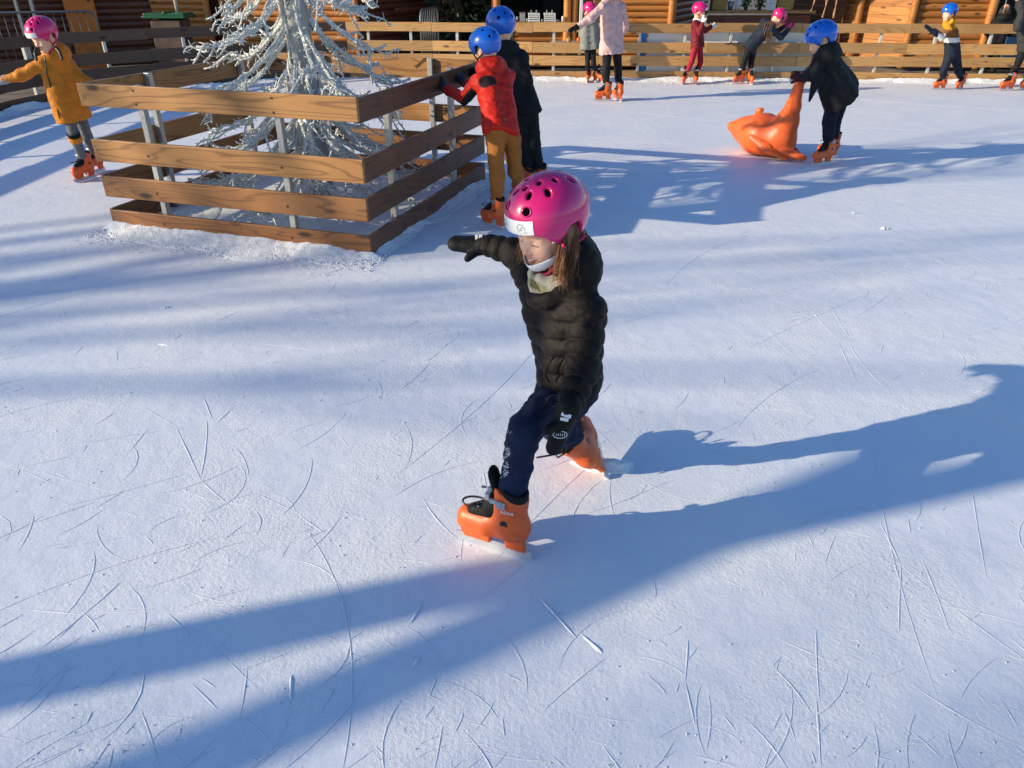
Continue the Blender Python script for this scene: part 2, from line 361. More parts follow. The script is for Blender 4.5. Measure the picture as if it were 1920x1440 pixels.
LEFT = [(-7.1, -1.0), (-7.05, 3.0), (-7.0, 7.0), (-6.9, 10.8), (-6.68, 12.0), (-5.7, 12.85), (-4.82, 13.4), (-4.2, 13.88), (-3.7, 14.26), (-2.9, 14.42)]
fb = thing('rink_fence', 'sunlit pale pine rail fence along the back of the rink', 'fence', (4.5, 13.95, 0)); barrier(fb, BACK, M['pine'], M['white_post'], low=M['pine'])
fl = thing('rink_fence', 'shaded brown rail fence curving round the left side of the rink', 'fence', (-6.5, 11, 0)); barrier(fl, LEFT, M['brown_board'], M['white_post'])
snow_bank('snow_bank', 'broken snow heaped along the foot of the back rink fence', [(-1.2, 14.29), (.36, 14.06), (1.8, 13.97), (4.9, 13.88), (8.5, 13.68), (12.3, 13.44)], .24, .04, .035, seed=11)
snow_bank('snow_bank', 'grey snow along the foot of the shaded left rink fence', [(-7.0, 5), (-6.9, 9), (-6.84, 10.8), (-6.62, 11.94), (-5.66, 12.8), (-4.78, 13.34), (-3.66, 14.2)], .22, .05, .035, seed=14)
def crumbs():
    mb = MB()
    def lump(x, y, r, z=0):
        vs = [(x+r*random.uniform(.6, 1.2)*sx, y+r*random.uniform(.6, 1.2)*sy, z+max(.0, r*sz*random.uniform(.5, 1))) for sx, sy, sz in [(1, 0, .2), (-1, 0, .2), (0, 1, .2), (0, -1, .2), (.1, .1, 1.2)]]
        mb.add(vs, [(0, 2, 4), (2, 1, 4), (1, 3, 4), (3, 0, 4)])
    for _ in range(1500):
        f = random.random()*1.1-.05; p = EA+(EC-EA)*f - w_*abs(random.gauss(0, .16)); lump(p[0], p[1], random.uniform(.003, .011), .006)
    for _ in range(700):
        f = random.random(); p = EC+(EB-EC)*f + u*abs(random.gauss(0, .14)); lump(p[0], p[1], random.uniform(.003, .009), .004)
    for _ in range(1100):
        Y = 1.1+8*random.random()**1.6; X = (random.random()*2-1)*(.95*Y+.4); lump(X, Y, random.uniform(.0015, .004)*(1+Y*.12))
    for _ in range(500):
        X = -1+12*random.random(); lump(X, 13.95-.02*X-abs(random.gauss(0, .2)), random.uniform(.008, .022))
    for x, y, r in [(310, 577, .016), (1560, 345, .02), (1655, 430, .03), (1600, 400, .02)]:
        g = G(x, y); lump(g[0], g[1], r); lump(g[0]+r, g[1], r*.7)
    o = mb.build('snow_crumbs', M['snow'], smooth=True); tag(o, 'small crumbs of scraped snow scattered over the ice', 'snow crumbs', kind='stuff')
crumbs()

# ------------------------------------------------------------------ white light tree
M['wire'] = simple('frosted_light_wire', (.66, .67, .63), .32, .25, 40, .3, 120, spec=.7, coat=.3)
M['led'] = simple('clear_light_tip', (.74, .75, .72), .18, .1, 60, coat=.6)
M['trunk'] = simple('grey_tree_pole', (.36, .36, .35), .5, .25, 18, .5, 60, metal=.2, stretch=(1, 1, .15))
TX, TY = (EA[0]+EB[0])/2+.02, (EA[1]+EB[1])/2-.06
tree = thing('light_tree', 'white wire Christmas light tree with drooping branches inside the wooden enclosure', 'light tree', (TX, TY, 0))
def light_tree():
    mb = MB(); zz = np.linspace(0.02, 3.7, 30); mb.tube([(0, 0, z) for z in zz], .125-.022*zz, 14); mb.build('trunk', M['trunk'], tree, smooth=True)
    def wire(mb, led, pts, r, sp=.034, spike=.042):
        pts = np.asarray(pts); mb.tube(pts, np.linspace(r, r*.75, len(pts)), 6)
        seg = np.linalg.norm(np.diff(pts, axis=0), axis=1); s = np.concatenate([[0], np.cumsum(seg)]); k = int(s[-1]/sp)
        for i in range(k):
            q = sp*(i+.4+.5*random.random()); p = V(*[np.interp(q, s, pts[:, c]) for c in range(3)])
            d = rng.normal(size=3); d[2] = d[2]*.8+.25*random.choice((-1, 1)); d /= np.linalg.norm(d)
            led.tube([p, p+d*spike*random.uniform(.9, 1.6)], [.0036, .0028], 5)
        for i in range(int(s[-1]/.035)):
            q = .035*i+.01; p = V(*[np.interp(q, s, pts[:, c]) for c in range(3)]); p2 = V(*[np.interp(q+.008, s, pts[:, c]) for c in range(3)])
            if np.linalg.norm(p2-p) > .003: mb.tube([p, p2], r*1.14, 6)
    st, sl_ = MB(), MB()
    for i in range(46):                                       # strands running down the pole
        a = 6.283*random.random(); z0 = random.uniform(.3, 3.4); ln = random.uniform(.4, 1.1); r0 = .128-.022*z0+.02*random.random(); a = 2.6+2.6*random.random() if i % 3 else a
        pts = [(r0*math.cos(a+.25*math.sin(q*5+i))*(1+.25*math.sin(q*7+i)), r0*math.sin(a+.25*math.sin(q*5+i))*(1+.25*math.sin(q*7+i)), max(.04, z0-q*ln)) for q in np.linspace(0, 1, 12)]
        wire(st, sl_, pts, .011, .045, .025)
    sto = st.build('light_strands', M['wire'], tree, smooth=True); sl_.build('light_tips', M['led'], sto, smooth=True)['kind'] = 'stuff'
    NB = 86
    for i in range(NB):
        f = i/(NB-1); z0 = .40+2.95*f**1.5; a = i*2.39996+random.uniform(-.25, .25)
        Rm = min(1.16, (1.30-.28*z0))*random.uniform(.74, 1.0); 
        if Rm < .12: continue
        m = max(abs(math.cos(a-math.atan2(u[1], u[0]))), abs(math.sin(a-math.atan2(u[1], u[0]))))
        Rm = min(Rm, 1.02/m) if z0 < 1.5 else Rm
        drop = min(z0-.16, (.40+.28*random.random())*Rm*1.05); lift = random.uniform(.0, .10)
        b, led = MB(), MB(); ang = lambda t: a+.12*math.sin(3*t+i)
        def P_(t):
            r = .07+(Rm-.07)*t; z = z0-drop*(1-(1-t)**2.0)+lift*max(0, t-.65)**2*6+.012*math.sin(9*t+i)
            return V(r*math.cos(ang(t)), r*math.sin(ang(t)), z)
        pts = [P_(t) for t in np.linspace(0, 1, 14)]
        wire(b, led, pts, .0135)
        wire(b, led, [p+V(0, 0, .018)+rng.normal(size=3)*.006 for p in pts[:11]], .0095, .05)
        for k in range(5 if z0 < 1.9 else 3):
            t = random.uniform(.35, .92); p = P_(t); sd = random.choice((-1, 1)); la = ang(t)+sd*random.uniform(.4, 1.1); ln = random.uniform(.14, .34)*(.6+.4*Rm)
            hang = random.uniform(.1, .9)
            sp = [p+V(math.cos(la)*ln*q, math.sin(la)*ln*q, -ln*hang*q*q+.03*math.sin(q*5+k)) for q in np.linspace(0, 1, 7)]
            if sp[-1][2] < .04: continue
            wire(b, led, sp, .0085, .032)
        bo = b.build('branch', M['wire'], tree, smooth=True); led.build('light_tips', M['led'], bo, smooth=True)['kind'] = 'stuff'
light_tree()

# ------------------------------------------------------------------ cabins and stalls beyond the rink
def logwall(root, a, b, z0, z1, pitch, mat, name='log_wall', bulge=.04, th=.10):
    """half-round log siding: local X runs along the wall, the round side faces right of a->b"""
    a = V(*a); b = V(*b); l = np.linalg.norm(b-a); n = max(1, round((z1-z0)/pitch)); pt = (z1-z0)/n; prof = []
    for i in range(n):
        for t in np.linspace(0, 1, 8)[:-1]: prof.append((-bulge*math.sin(math.pi*t)**.6, z0+pt*(i+t)))
    prof.append((0, z1)); prof += [(th, z1), (th, z0)]
    mb = MB(); k = len(prof); mb.add([(-l/2, y, z) for y, z in prof]+[(l/2, y, z) for y, z in prof], [(i, i+1, k+i+1, k+i) for i in range(k-1)]+[(k-1, 0, k, 2*k-1), tuple(range(k-1, -1, -1)), tuple(range(k, 2*k))])
    o = mb.build(name, mat); m = (a+b)/2; o.location = (m[0], m[1], 0); o.rotation_euler = (0, 0, math.atan2(b[1]-a[1], b[0]-a[0])); return local(o, root)
def column(root, x, y, z0, z1, r, mat, name='log_post'):
    mb = MB(); mb.tube([(0, 0, z) for z in np.linspace(0, z1-z0, 6)], [r*(1+.05*math.sin(i*2+x)) for i in range(6)], 14); o = mb.build(name, mat, smooth=True)
    o.location = (x, y, z0); return local(o, root)
def slab(root, pts, z0, z1, mat, name):
    mb = MB(); n = len(pts); mb.add([(x, y, z0) for x, y in pts]+[(x, y, z1) for x, y in pts], [tuple(range(n-1, -1, -1)), tuple(range(n, 2*n))]+[(i, (i+1) % n, n+(i+1) % n, n+i) for i in range(n)])
    return mb.build(name, mat, root, off=root.location)
def boxp(root, c, d, mat, name, rz=0, bev=.004, rx=0):
    mb = MB(); mb.box((0, 0, 0), d); o = mb.build(name, mat, bevel=bev); o.location = c; o.rotation_euler = (rx, 0, rz); return local(o, root)
M['roof'] = simple('brown_roof', (.10, .065, .05), .8, .3, 6, .3, 40)
M['orange_door'] = simple('orange_door_paint', (.62, .17, .015), .5, .12, 5)
M['green'] = simple('green_plastic', (.012, .10, .045), .4, .15, 10)
M['tarp'] = simple('white_tarpaulin', (.78, .78, .76), .5, .05, 4, .2, 8)
M['tarp_blue'] = simple('blue_tarpaulin', (.02, .22, .58), .5, .08, 6)
M['crate'] = simple('white_crate_plastic', (.74, .73, .70), .45, .06, 20)
M['glass'] = simple('dull_glassware', (.22, .25, .22), .15, .3, 30, coat=.5)
M['straw'] = simple('straw', (.46, .29, .08), .9, .4, 30, .9, 90, stretch=(.3, 1, 1))
M['greywood'] = wood('weathered_grey_wood', (.50, .45, .38), (.30, .26, .21))

# dark cabin far left
c1 = thing('log_cabin', 'dark brown log cabin in shade at the far left behind the rink fence', 'cabin', (-9.6, 16, 0))
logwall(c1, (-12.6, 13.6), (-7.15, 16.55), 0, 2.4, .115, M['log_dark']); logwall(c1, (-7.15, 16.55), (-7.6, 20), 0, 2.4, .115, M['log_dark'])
boxp(c1, (-11.6, 17.0, 2.55), (7.4, 5.2, .16), M['roof'], 'roof', .496)
op = thing('orange_panel', 'tall orange door panel with dark hinge holes leaning at the dark cabin', 'panel', (-8.15, 15.75, 0), R(28))
boxp(op, (-8.15, 15.75, .95), (.52, .05, 1.9), M['orange_door'], 'door_leaf', R(0))
for dx, z in ((.17, 1.18), (.05, .98), (.17, .5)):
    mb = MB(); mb.tube([(0, 0, 0), (0, -.012, 0)], .022, 10); o = mb.build('hinge_hole', M['dark']); o.location = (dx, -.025, z); o.parent = op
for o in op.children:
    if o.name.startswith('door_leaf'): o.location = (0, 0, .95)
for k, (x, lb) in enumerate([(-9.0, 'left one of two dark steel posts beside the orange panel'), (-8.72, 'right one of two dark steel posts beside the orange panel')]):
    t = thing('steel_post', lb, 'post', (x, 15.2, 0), group='dark posts by the orange panel')
    mb = MB(); mb.box((0, 0, 1.1), (.06, .06, 2.2)); mb.build('pole', M['steel'], t, bevel=.004); mb = MB(); mb.box((0, 0, .015), (.2, .2, .03)); mb.build('base_plate', M['steel'], t)
# steel crowd barriers behind the left fence
M['barrier'] = simple('dull_barrier_steel', (.16, .17, .18), .45, .15, 30, metal=.5)
def crowd_barrier(x, y, rz, w, lb):
    t = thing('crowd_barrier', lb, 'barrier', (x, y, 0), rz, 'steel crowd barriers')
    mb = MB(); c = .12; mb.tube([(-w/2, 0, 0), (-w/2, 0, 1.05-c), (-w/2+c*.3, 0, 1.05-c*.3), (-w/2+c, 0, 1.05), (w/2-c, 0, 1.05), (w/2-c*.3, 0, 1.05-c*.3), (w/2, 0, 1.05-c), (w/2, 0, 0)], .02, 8); mb.tube([(-w/2, 0, .2), (w/2, 0, .2)], .016, 8)
    mb.build('frame', M['barrier'], t, smooth=True)
    for i in range(int(w/.125)-1):
        mb = MB(); xx = -w/2+.125*(i+1); mb.tube([(xx, 0, .2), (xx, 0, 1.04)], .008, 6); mb.build('bar', M['barrier'], t, smooth=True)
    for xx in (-w/2+.25, w/2-.25):
        mb = MB(); mb.tube([(xx, -.3, .02), (xx, 0, .1), (xx, .3, .02)], .016, 6); mb.build('foot', M['barrier'], t, smooth=True)
crowd_barrier(-8.25, 14.35, R(22), 1.9, 'grey steel crowd barrier in front of the orange panel')
crowd_barrier(-10.1, 13.5, R(25), 1.9, 'grey steel crowd barrier at the left edge behind the orange coat child')
crowd_barrier(-1.55, 15.6, R(80), 1.2, 'grey steel crowd barrier end standing beside the dark firs')
# middle log cabin with a doorway
c2 = thing('log_cabin', 'log cabin with a sunlit honey front behind the white light tree', 'cabin', (-5, 17, 0))
logwall(c2, (-7.12, 16.5), (-6.02, 16.42), 0, 2.4, .107, M['log']); logwall(c2, (-5.62, 16.4), (-3.05, 16.25), 0, 2.4, .107, M['log'])
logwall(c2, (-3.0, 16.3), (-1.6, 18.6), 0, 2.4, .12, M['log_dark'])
column(c2, -5.98, 16.34, 0, 2.4, .07, M['log']); column(c2, -5.66, 16.32, 0, 2.4, .06, M['log']); column(c2, -3.04, 16.22, 0, 2.4, .06, M['log'])
boxp(c2, (-5.8, 16.75, 1.1), (.8, .04, 2.3), M['log_dark'], 'door'); boxp(c2, (-4.7, 17.9, 2.55), (5.4, 3.6, .14), M['roof'], 'roof', R(-3)); boxp(c2, (-2.0, 17.15, .985), (.05, 1.2, .06), M['log_dark'], 'wall_ledge', R(-31))
b_ = thing('waste_bin', 'grey bin with a dark green lid behind the left rink fence', 'bin', (-6.35, 15.4, 0))
boxp(b_, (-6.35, 15.4, .45), (.55, .5, .86), M['roof'], 'bin_body', 0, .02)
mb = MB(); mb.box((0, 0, .93), (.78, .58, .05)); mb.box((0, -.02, .97), (.74, .5, .05)); mb.box((.02, -.03, 1.0), (.05, .5, .04)); mb.build('lid', M['green'], b_, bevel=.015)
t = thing('steel_post', 'slanting light grey pole standing up behind the green bin lid', 'post', (-6.3, 15.75, 0)); mb = MB(); mb.tube([(0, 0, 0), (-.05, 0, 2.4)], .035, 10); mb.build('pole', M['steel'], t, smooth=True); mb = MB(); mb.box((0, 0, .02), (.3, .3, .04)); mb.build('base_plate', M['steel'], t)
# dark firs between the cabins
M['fir'] = simple('fir_needles', (.030, .050, .022), .7, .5, 9); M['bark'] = simple('bark', (.085, .06, .042), .9, .35, 10, .6, 40)
def fir(x, y, h, r, lb, n=2600, z0=.35):
    t = thing('fir_tree', lb, 'tree', (x, y, 0), random.random()*6, 'fir trees')
    mb = MB(); mb.tube([(0, 0, z) for z in np.linspace(0, h*.97, 8)], np.linspace(.11, .015, 8), 8); mb.build('trunk', M['bark'], t, smooth=True)
    vs = []; fs = []
    for i in range(n):
        f = random.random()**1.4; z = z0+(h-z0)*f; rr = r*(1-f)**.85*(.35+.65*math.sqrt(random.random())); a = random.random()*6.283
        lay = .85+.3*math.sin(z*9+a*2); rr *= lay; p = V(rr*math.cos(a), rr*math.sin(a), z-.35*rr)
        d = V(math.cos(a), math.sin(a), -.35)+rng.normal(size=3)*.25; d /= np.linalg.norm(d); s = np.cross(d, rng.normal(size=3)); s /= np.linalg.norm(s); ln = random.uniform(.10, .24); w = ln*.22; k = len(vs)
        vs += [p-d*ln*.4, p+s*w, p+d*ln*.6, p-s*w]; fs.append((k, k+1, k+2, k+3))
    link('crown', mesh_np('crown', np.array(vs), np.array(fs), False), M['fir'], t)
fir(-1.15, 17.6, 4.6, 1.15, 'dark fir beside the crowd barrier, its low branches behind the rink fence')
fir(.0, 19.4, 5.2, 1.3, 'dark fir deeper in the shade beside the drinks stall')
fir(-1.9, 20.5, 5.6, 1.4, 'tall dark fir at the back between the two cabins')
fs_ = thing('plank_hoarding', 'dark plank hoarding in shadow behind the firs', 'hoarding', (-.8, 21.5, 0)); boxp(fs_, (-.8, 21.5, 1.3), (6.5, .08, 2.6), M['log_dark'], 'panel'); boxp(fs_, (-.8, 21.42, .9), (6.5, .06, .12), M['log_dark'], 'rail')
# drinks stall
k1 = thing('log_stall', 'log drinks stall with an open counter and dark inside', 'stall', (1.4, 17, 0))
logwall(k1, (-.32, 16.02), (1.06, 16.0), 0, .76, .107, M['log']); boxp(k1, (.37, 15.98, .785), (1.5, .34, .045), M['pine'], 'counter')
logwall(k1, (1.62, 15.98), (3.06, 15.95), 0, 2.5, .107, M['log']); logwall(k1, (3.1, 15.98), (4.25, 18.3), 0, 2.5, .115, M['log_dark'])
column(k1, -.29, 15.96, 0, 2.5, .075, M['log']); column(k1, 1.06, 15.95, 0, 2.5, .075, M['log']); column(k1, 1.2, 15.97, 0, 2.5, .06, M['log']); column(k1, 1.62, 15.94, 0, 2.5, .07, M['log']); column(k1, 3.06, 15.93, 0, 2.5, .075, M['log'])
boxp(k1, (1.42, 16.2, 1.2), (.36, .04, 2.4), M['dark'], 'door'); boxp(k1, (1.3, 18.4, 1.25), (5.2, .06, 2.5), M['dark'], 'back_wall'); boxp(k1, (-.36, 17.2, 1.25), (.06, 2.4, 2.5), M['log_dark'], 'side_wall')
boxp(k1, (1.6, 17.2, 2.6), (5.4, 3.4, .16), M['roof'], 'roof'); boxp(k1, (.4, 17.9, .9), (1.3, .3, .03), M['log_dark'], 'shelf')
t = thing('white_pole', 'white square pole beside the dark doorway of the drinks stall', 'pole', (1.31, 15.8, 0)); boxp(t, (1.31, 15.8, 1.2), (.055, .055, 2.4), M['white'], 'shaft'); boxp(t, (1.31, 15.8, .02), (.16, .16, .04), M['steel'], 'foot')
def crate(x, y, z, lb, mat, s=(.215, .2, .15)):
    t = thing('drinks_crate', lb, 'crate', (x, y, z), random.uniform(-.06, .06), 'crates on the stall counter'); w, d, h = s
    mb = MB()
    for sx in (-1, 1):
        mb.box((sx*(w/2-.006), 0, h/2), (.012, d, h))
    for sy in (-1, 1):
        for q in range(4): mb.box((0, sy*(d/2-.006), .02+h*.25*q+.004), (w-.026, .011, h*.18))
    mb.build('crate_wall', mat, t, bevel=.002); mb = MB(); mb.box((0, 0, .006), (w-.03, d-.03, .01)); mb.build('crate_floor', mat, t)
    for q in range(4):
        bx, by = (q % 2-.5)*.1, (q//2-.5)*.09; mb = MB(); mb.tube([(bx, by, .014), (bx, by, .13), (bx, by, .16), (bx, by, .2)], [.03, .03, .013, .012], 8); b = mb.build('bottle', M['glass'], smooth=True)
        b.location = t.location; tag(b, 'dark glass bottle standing in the '+('left' if x < .5 else 'right')+' white crate', 'bottle', 'bottles in the crates')
crate(.42, 15.95, .808, 'left one of two white slatted crates on the stall counter', M['crate']); crate(.72, 15.96, .808, 'right one of two white slatted crates on the stall counter', M['crate'])
t = thing('grey_box', 'small grey box on the stall counter left of the white crates', 'box', (.2, 15.96, .808)); boxp(t, (.2, 15.96, .88), (.1, .12, .14), M['steel'], 'body'); boxp(t, (.2, 15.96, .957), (.11, .13, .014), M['steel'], 'lid')
for k, x in enumerate([.02, .1, .28, .58, .86, .91, .97]):
    mb = MB(); h = random.uniform(.03, .11); mb.tube([(0, 0, 0), (0, 0, h*.6), (0, 0, h)], [.018, .024, .022], 10); o = mb.build('cup', M['glass'] if k % 2 else M['crate'], smooth=True); o.location = (x, 15.87+.04*(k % 3), .808)
    tag(o, 'small cup or glass standing on the stall counter', 'cup', 'cups and glasses on the counter')
# grey wooden crate table between stall and fence
t = thing('pallet_box', 'weathered grey wooden box behind the rink fence by the grey coat child', 'box', (1.2, 14.75, 0))
for z in (.08, .26, .44): boxp(t, (1.2, 14.5, z), (.9, .03, .12), M['greywood'], 'slat'); boxp(t, (1.2, 15.0, z), (.9, .03, .12), M['greywood'], 'slat')
for x in (.77, 1.63): boxp(t, (x, 14.75, .26), (.03, .46, .5), M['greywood'], 'end_panel')
boxp(t, (1.2, 14.75, .53), (.98, .6, .03), M['greywood'], 'top')
for x, c, lb in ((1.02, M['straw'], 'small brown pot on the grey box behind the fence'), (1.2, M['orange'], 'small orange pot on the grey box behind the fence')):
    mb = MB(); mb.tube([(0, 0, 0), (0, 0, .07), (0, 0, .075), (0, 0, .10)], [.035, .05, .03, .012], 10); o = mb.build('pot', c, smooth=True); o.location = (x, 14.68, .546); tag(o, lb, 'pot')
# white tarpaulin hung behind the back fence
t = thing('tarpaulin', 'white tarpaulin with a blue end band hung behind the back rink fence', 'tarpaulin', (3.7, 14.2, 0))
boxp(t, (3.87, 14.09, .40), (3.05, .012, .78), M['tarp'], 'sheet', R(-.8)); boxp(t, (2.27, 14.105, .40), (.10, .014, .78), M['tarp_blue'], 'blue_band', R(-.8))
# low parapet with straw bales, bucket and sign
t = thing('plank_parapet', 'dark plank parapet with a pale ledge between the stall and the chalet', 'parapet', (5, 17, 0))
for z in (.1, .32, .54, .76): boxp(t, (5.05, 17, z), (2.1, .05, .21), M['log_dark'], 'plank')
boxp(t, (5.05, 17.1, .93), (2.2, .5, .05), M['pine'], 'ledge')
boxp(t, (5.6, 16.93, .62), (.8, .04, .05), M['brown_board'], 'batten')
def bale(x, w, lb):
    t = thing('straw_bale', lb, 'bale', (x, 17.12, .956), random.uniform(-.1, .1), 'straw bales on the ledge'); mb = MB(); mb.box((0, 0, .11), (w, .26, .22)); o = mb.build('straw', M['straw'], t, bevel=.025)
    for s in (-.25, .25):
        mb = MB(); mb.tube([(s*w, -.134, 0), (s*w, -.134, .224), (s*w, .134, .224), (s*w, .134, 0)], .005, 5); mb.build('twine', M['greywood'], t)
bale(4.22, .30, 'straw bale at the left end of the ledge'); bale(5.58, .30, 'straw bale right of the white notice on the ledge')
t = thing('bucket', 'blue grey bucket beside the left straw bale', 'bucket', (4.47, 17.1, .956)); mb = MB(); mb.tube([(0, 0, 0), (0, 0, .16)], [.05, .075], 16); mb.build('body', simple('blue_grey_zinc', (.22, .27, .33), .4, metal=.3), t, smooth=True); mb = MB(); mb.tube([(.075*math.cos(a), 0, .15+.09*math.sin(a)) for a in np.linspace(0, math.pi, 12)], .004, 5); mb.build('handle', M['steel'], t)
t = thing('notice_board', 'small white notice with a grey mark standing on the ledge', 'notice', (5.28, 17.08, .956)); boxp(t, (5.28, 17.08, 1.05), (.19, .015, .19), M['white'], 'panel', 0, .002)
mb = MB()
for q in range(3): mb.box((-.02+.02*q, -.0095, .125), (.012, .002, .02))
mb.build('grey_mark', M['grey_ink'], t); boxp(t, (5.28, 17.08, .959), (.16, .06, .008), M['white'], 'foot')
t = thing('white_can', 'white can beside the bucket on the ledge', 'can', (4.62, 17.12, .956)); mb = MB(); mb.tube([(0, 0, 0), (0, 0, .19)], .05, 14); mb.build('body', M['white'], t, smooth=True); mb = MB(); mb.tube([(0, 0, .19), (0, 0, .205)], [.046, .02], 14); mb.build('cap', M['steel'], t)
def shrub(x, y, z, h, lb):
    t = thing('potted_shrub', lb, 'plant', (x, y, z), 0, 'potted shrubs on the ledge'); mb = MB(); mb.tube([(0, 0, 0), (0, 0, .06)], [.035, .045], 10); mb.build('pot', M['brown_board'], t, smooth=True); vs = []; fs = []
    for i in range(160):
        p = V(random.gauss(0, .05), random.gauss(0, .04), .06+h*random.random()); d = rng.normal(size=3)*.016; e = rng.normal(size=3)*.012; k = len(vs); vs += [p-d, p+e, p+d, p-e]; fs.append((k, k+1, k+2, k+3))
    link('foliage', mesh_np('foliage', np.array(vs), np.array(fs), False), simple('shrub_leaf', (.07, .13, .03), .6, .4, 20), t)
shrub(4.80, 17.15, .956, .16, 'small green potted shrub left of the ledge middle'); shrub(5.08, 17.15, .956, .13, 'small green potted shrub beside the white notice')
# snowy field far off, seen over the ledge
tag(link('snow_field', mesh_np('snow_field', [(-200, 60, -.03), (300, 60, -.03), (300, 700, -.03), (-200, 700, -.03)], [(0, 1, 2, 3)], False), M['snow']), kind='structure')
# chalet at the right
h1 = thing('plank_chalet', 'chalet with sunlit orange plank wall, log posts and a dark open front', 'chalet', (8, 17, 0))
def plankwall(root, a, b, z0, z1, w, mat):
    z = z0; k = 0
    while z < z1-.02: board(root, a, b, z+.003, min(z+w, z1), .03, mat, 'wall_plank', .006, off=.004*(k % 2)); z += w; k += 1
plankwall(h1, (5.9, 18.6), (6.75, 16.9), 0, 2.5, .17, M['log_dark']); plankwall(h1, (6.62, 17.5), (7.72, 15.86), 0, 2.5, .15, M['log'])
logwall(h1, (7.72, 15.82), (9.05, 15.76), 0, 2.5, .125, M['log'])
column(h1, 6.98, 16.72, 0, 2.5, .07, M['log']); column(h1, 7.62, 15.8, 0, 2.5, .075, M['log']); column(h1, 9.05, 15.72, 0, 2.5, .075, M['log'])
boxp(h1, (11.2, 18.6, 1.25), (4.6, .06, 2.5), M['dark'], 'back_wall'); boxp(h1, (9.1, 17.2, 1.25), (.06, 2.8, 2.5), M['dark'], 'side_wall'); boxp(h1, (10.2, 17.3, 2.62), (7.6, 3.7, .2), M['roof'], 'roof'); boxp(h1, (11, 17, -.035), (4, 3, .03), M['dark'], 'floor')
M['driftwood'] = simple('driftwood', (.42, .24, .12), .8, .35, 12, .5, 50)
for k, (x, lb) in enumerate([(5.95, 'left twisted piece of driftwood hung before the dark wall'), (6.2, 'long middle piece of driftwood hung before the dark wall'), (6.42, 'right piece of driftwood with a knob, hung before the plank wall')]):
    t = thing('driftwood', lb, 'driftwood', (x, 16.6, 2.4), 0, 'hanging driftwood'); zl = (.95, .84, .83)[k]
    mb = MB(); zz = np.linspace(0, -(2.4-zl), 16); mb.tube([(.03*math.sin(z*4+k)+.02*math.sin(9*z), .02*math.cos(z*5), z) for z in zz], [.045*(1-.75*(i/15)**2)+.012*math.sin(i*1.7+k) for i in range(16)], 8); mb.build('stick', M['driftwood'], t, smooth=True)
    mb = MB(); q = zz[11]; mb.tube([(.03*math.sin(q*4+k)-.09, 0, q+.03), (.03*math.sin(q*4+k), 0, q), (.03*math.sin(q*4+k)+.08, .02, q+.05)], [.012, .03, .01], 7); mb.build('knob', M['driftwood'], t, smooth=True)
# things in the dark chalet front
t = thing('blue_crate', 'dark blue plastic crate inside the dark chalet front', 'crate', (9.75, 15.9, 0)); boxp(t, (9.75, 15.9, .3), (.62, .5, .56), simple('dark_blue_plastic', (.015, .05, .11), .5), 'body', 0, .02); boxp(t, (9.75, 15.9, .6), (.66, .54, .04), M['black_plastic'], 'lid', 0, .01)
def folding_chair(x, y, rz, lb):
    t = thing('folding_chair', lb, 'chair', (x, y, 0), rz, 'chairs in the chalet front')
    boxp_ = lambda c, d, n, rx=0: (lambda o: (setattr(o, 'location', c), setattr(o, 'parent', t), setattr(o, 'rotation_euler', (rx, 0, 0))))(MB().box((0, 0, 0), d).build(n, M['black_plastic'], bevel=.006))
    boxp_((0, 0, .45), (.4, .4, .03), 'seat'); boxp_((0, .2, .72), (.4, .03, .26), 'backrest', -.12)
    for s in (-1, 1):
        mb = MB(); mb.tube([(s*.19, .24, .86), (s*.19, -.2, 0)], .012, 6); mb.build('leg', M['steel'], t); mb = MB(); mb.tube([(s*.17, -.18, .45), (s*.17, .24, 0)], .012, 6); mb.build('leg', M['steel'], t)
folding_chair(10.55, 15.6, .4, 'folding chair with steel legs left in the dark chalet front'); folding_chair(11.3, 15.9, -.3, 'folding chair with steel legs deeper in the dark chalet front')
t = thing('hanging_light', 'thin cord with white bulbs hanging in the dark chalet front', 'light', (9.28, 15.6, 2.5)); mb = MB(); mb.tube([(0, 0, 0), (-.06, 0, -.8), (-.09, 0, -1.45)], .006, 5); mb.build('cord', M['steel'], t)
for z, x in ((-1.2, -.08), (-1.45, -.09)): mb = MB(); mb.tube([(x, 0, z+.03), (x, 0, z+.01), (x, 0, z-.02), (x, 0, z-.035)], [.008, .022, .022, .006], 8); mb.build('bulb', M['white'], t, smooth=True)

# ------------------------------------------------------------------ bare trees off to the left that shade the ice
def bare_tree(x, y, h, seed, lb, spread=1.0, depth=5, tr=.16, lean=(0, 0), limbs=()):
    r = random.Random(seed); t = thing('bare_tree', lb, 'tree', (x, y, 0), 0, 'bare trees along the left of the rink'); trunk, crown = MB(), MB()
    def grow(mb, p, d, ln, rad, lev):
        k = 4; pts = [p]; 
        for i in range(k):
            jt = .10 if lev else .015; d = d+V(r.gauss(0, jt), r.gauss(0, jt), .04 if lev else 0); d /= np.linalg.norm(d); p = p+d*ln/k; pts.append(p)
        mb.tube(pts, np.linspace(rad, rad*.68, k+1), 7 if lev < 2 else 4, cap=False)
        if lev >= depth: return
        for i in range(3 if lev < 3 else 4):
            a = r.random()*6.283; q = pts[r.randint(2, k)] if (i and lev) else pts[-1]; s = V(math.cos(a), math.sin(a), .25)*spread; nd = d+s*(.55 if i == 0 else .9); nd /= np.linalg.norm(nd)
            grow(crown, q, nd, ln*r.uniform(.55, .78), rad*.6, lev+1)
    d0 = V(lean[0], lean[1], 1.0); d0 /= np.linalg.norm(d0)
    grow(trunk, V(0, 0, -.05), d0, h*.42, tr, 0)
    trunk.build('trunk', M['bark'], t, smooth=True); crown.build('crown', M['bark'], t, smooth=True)

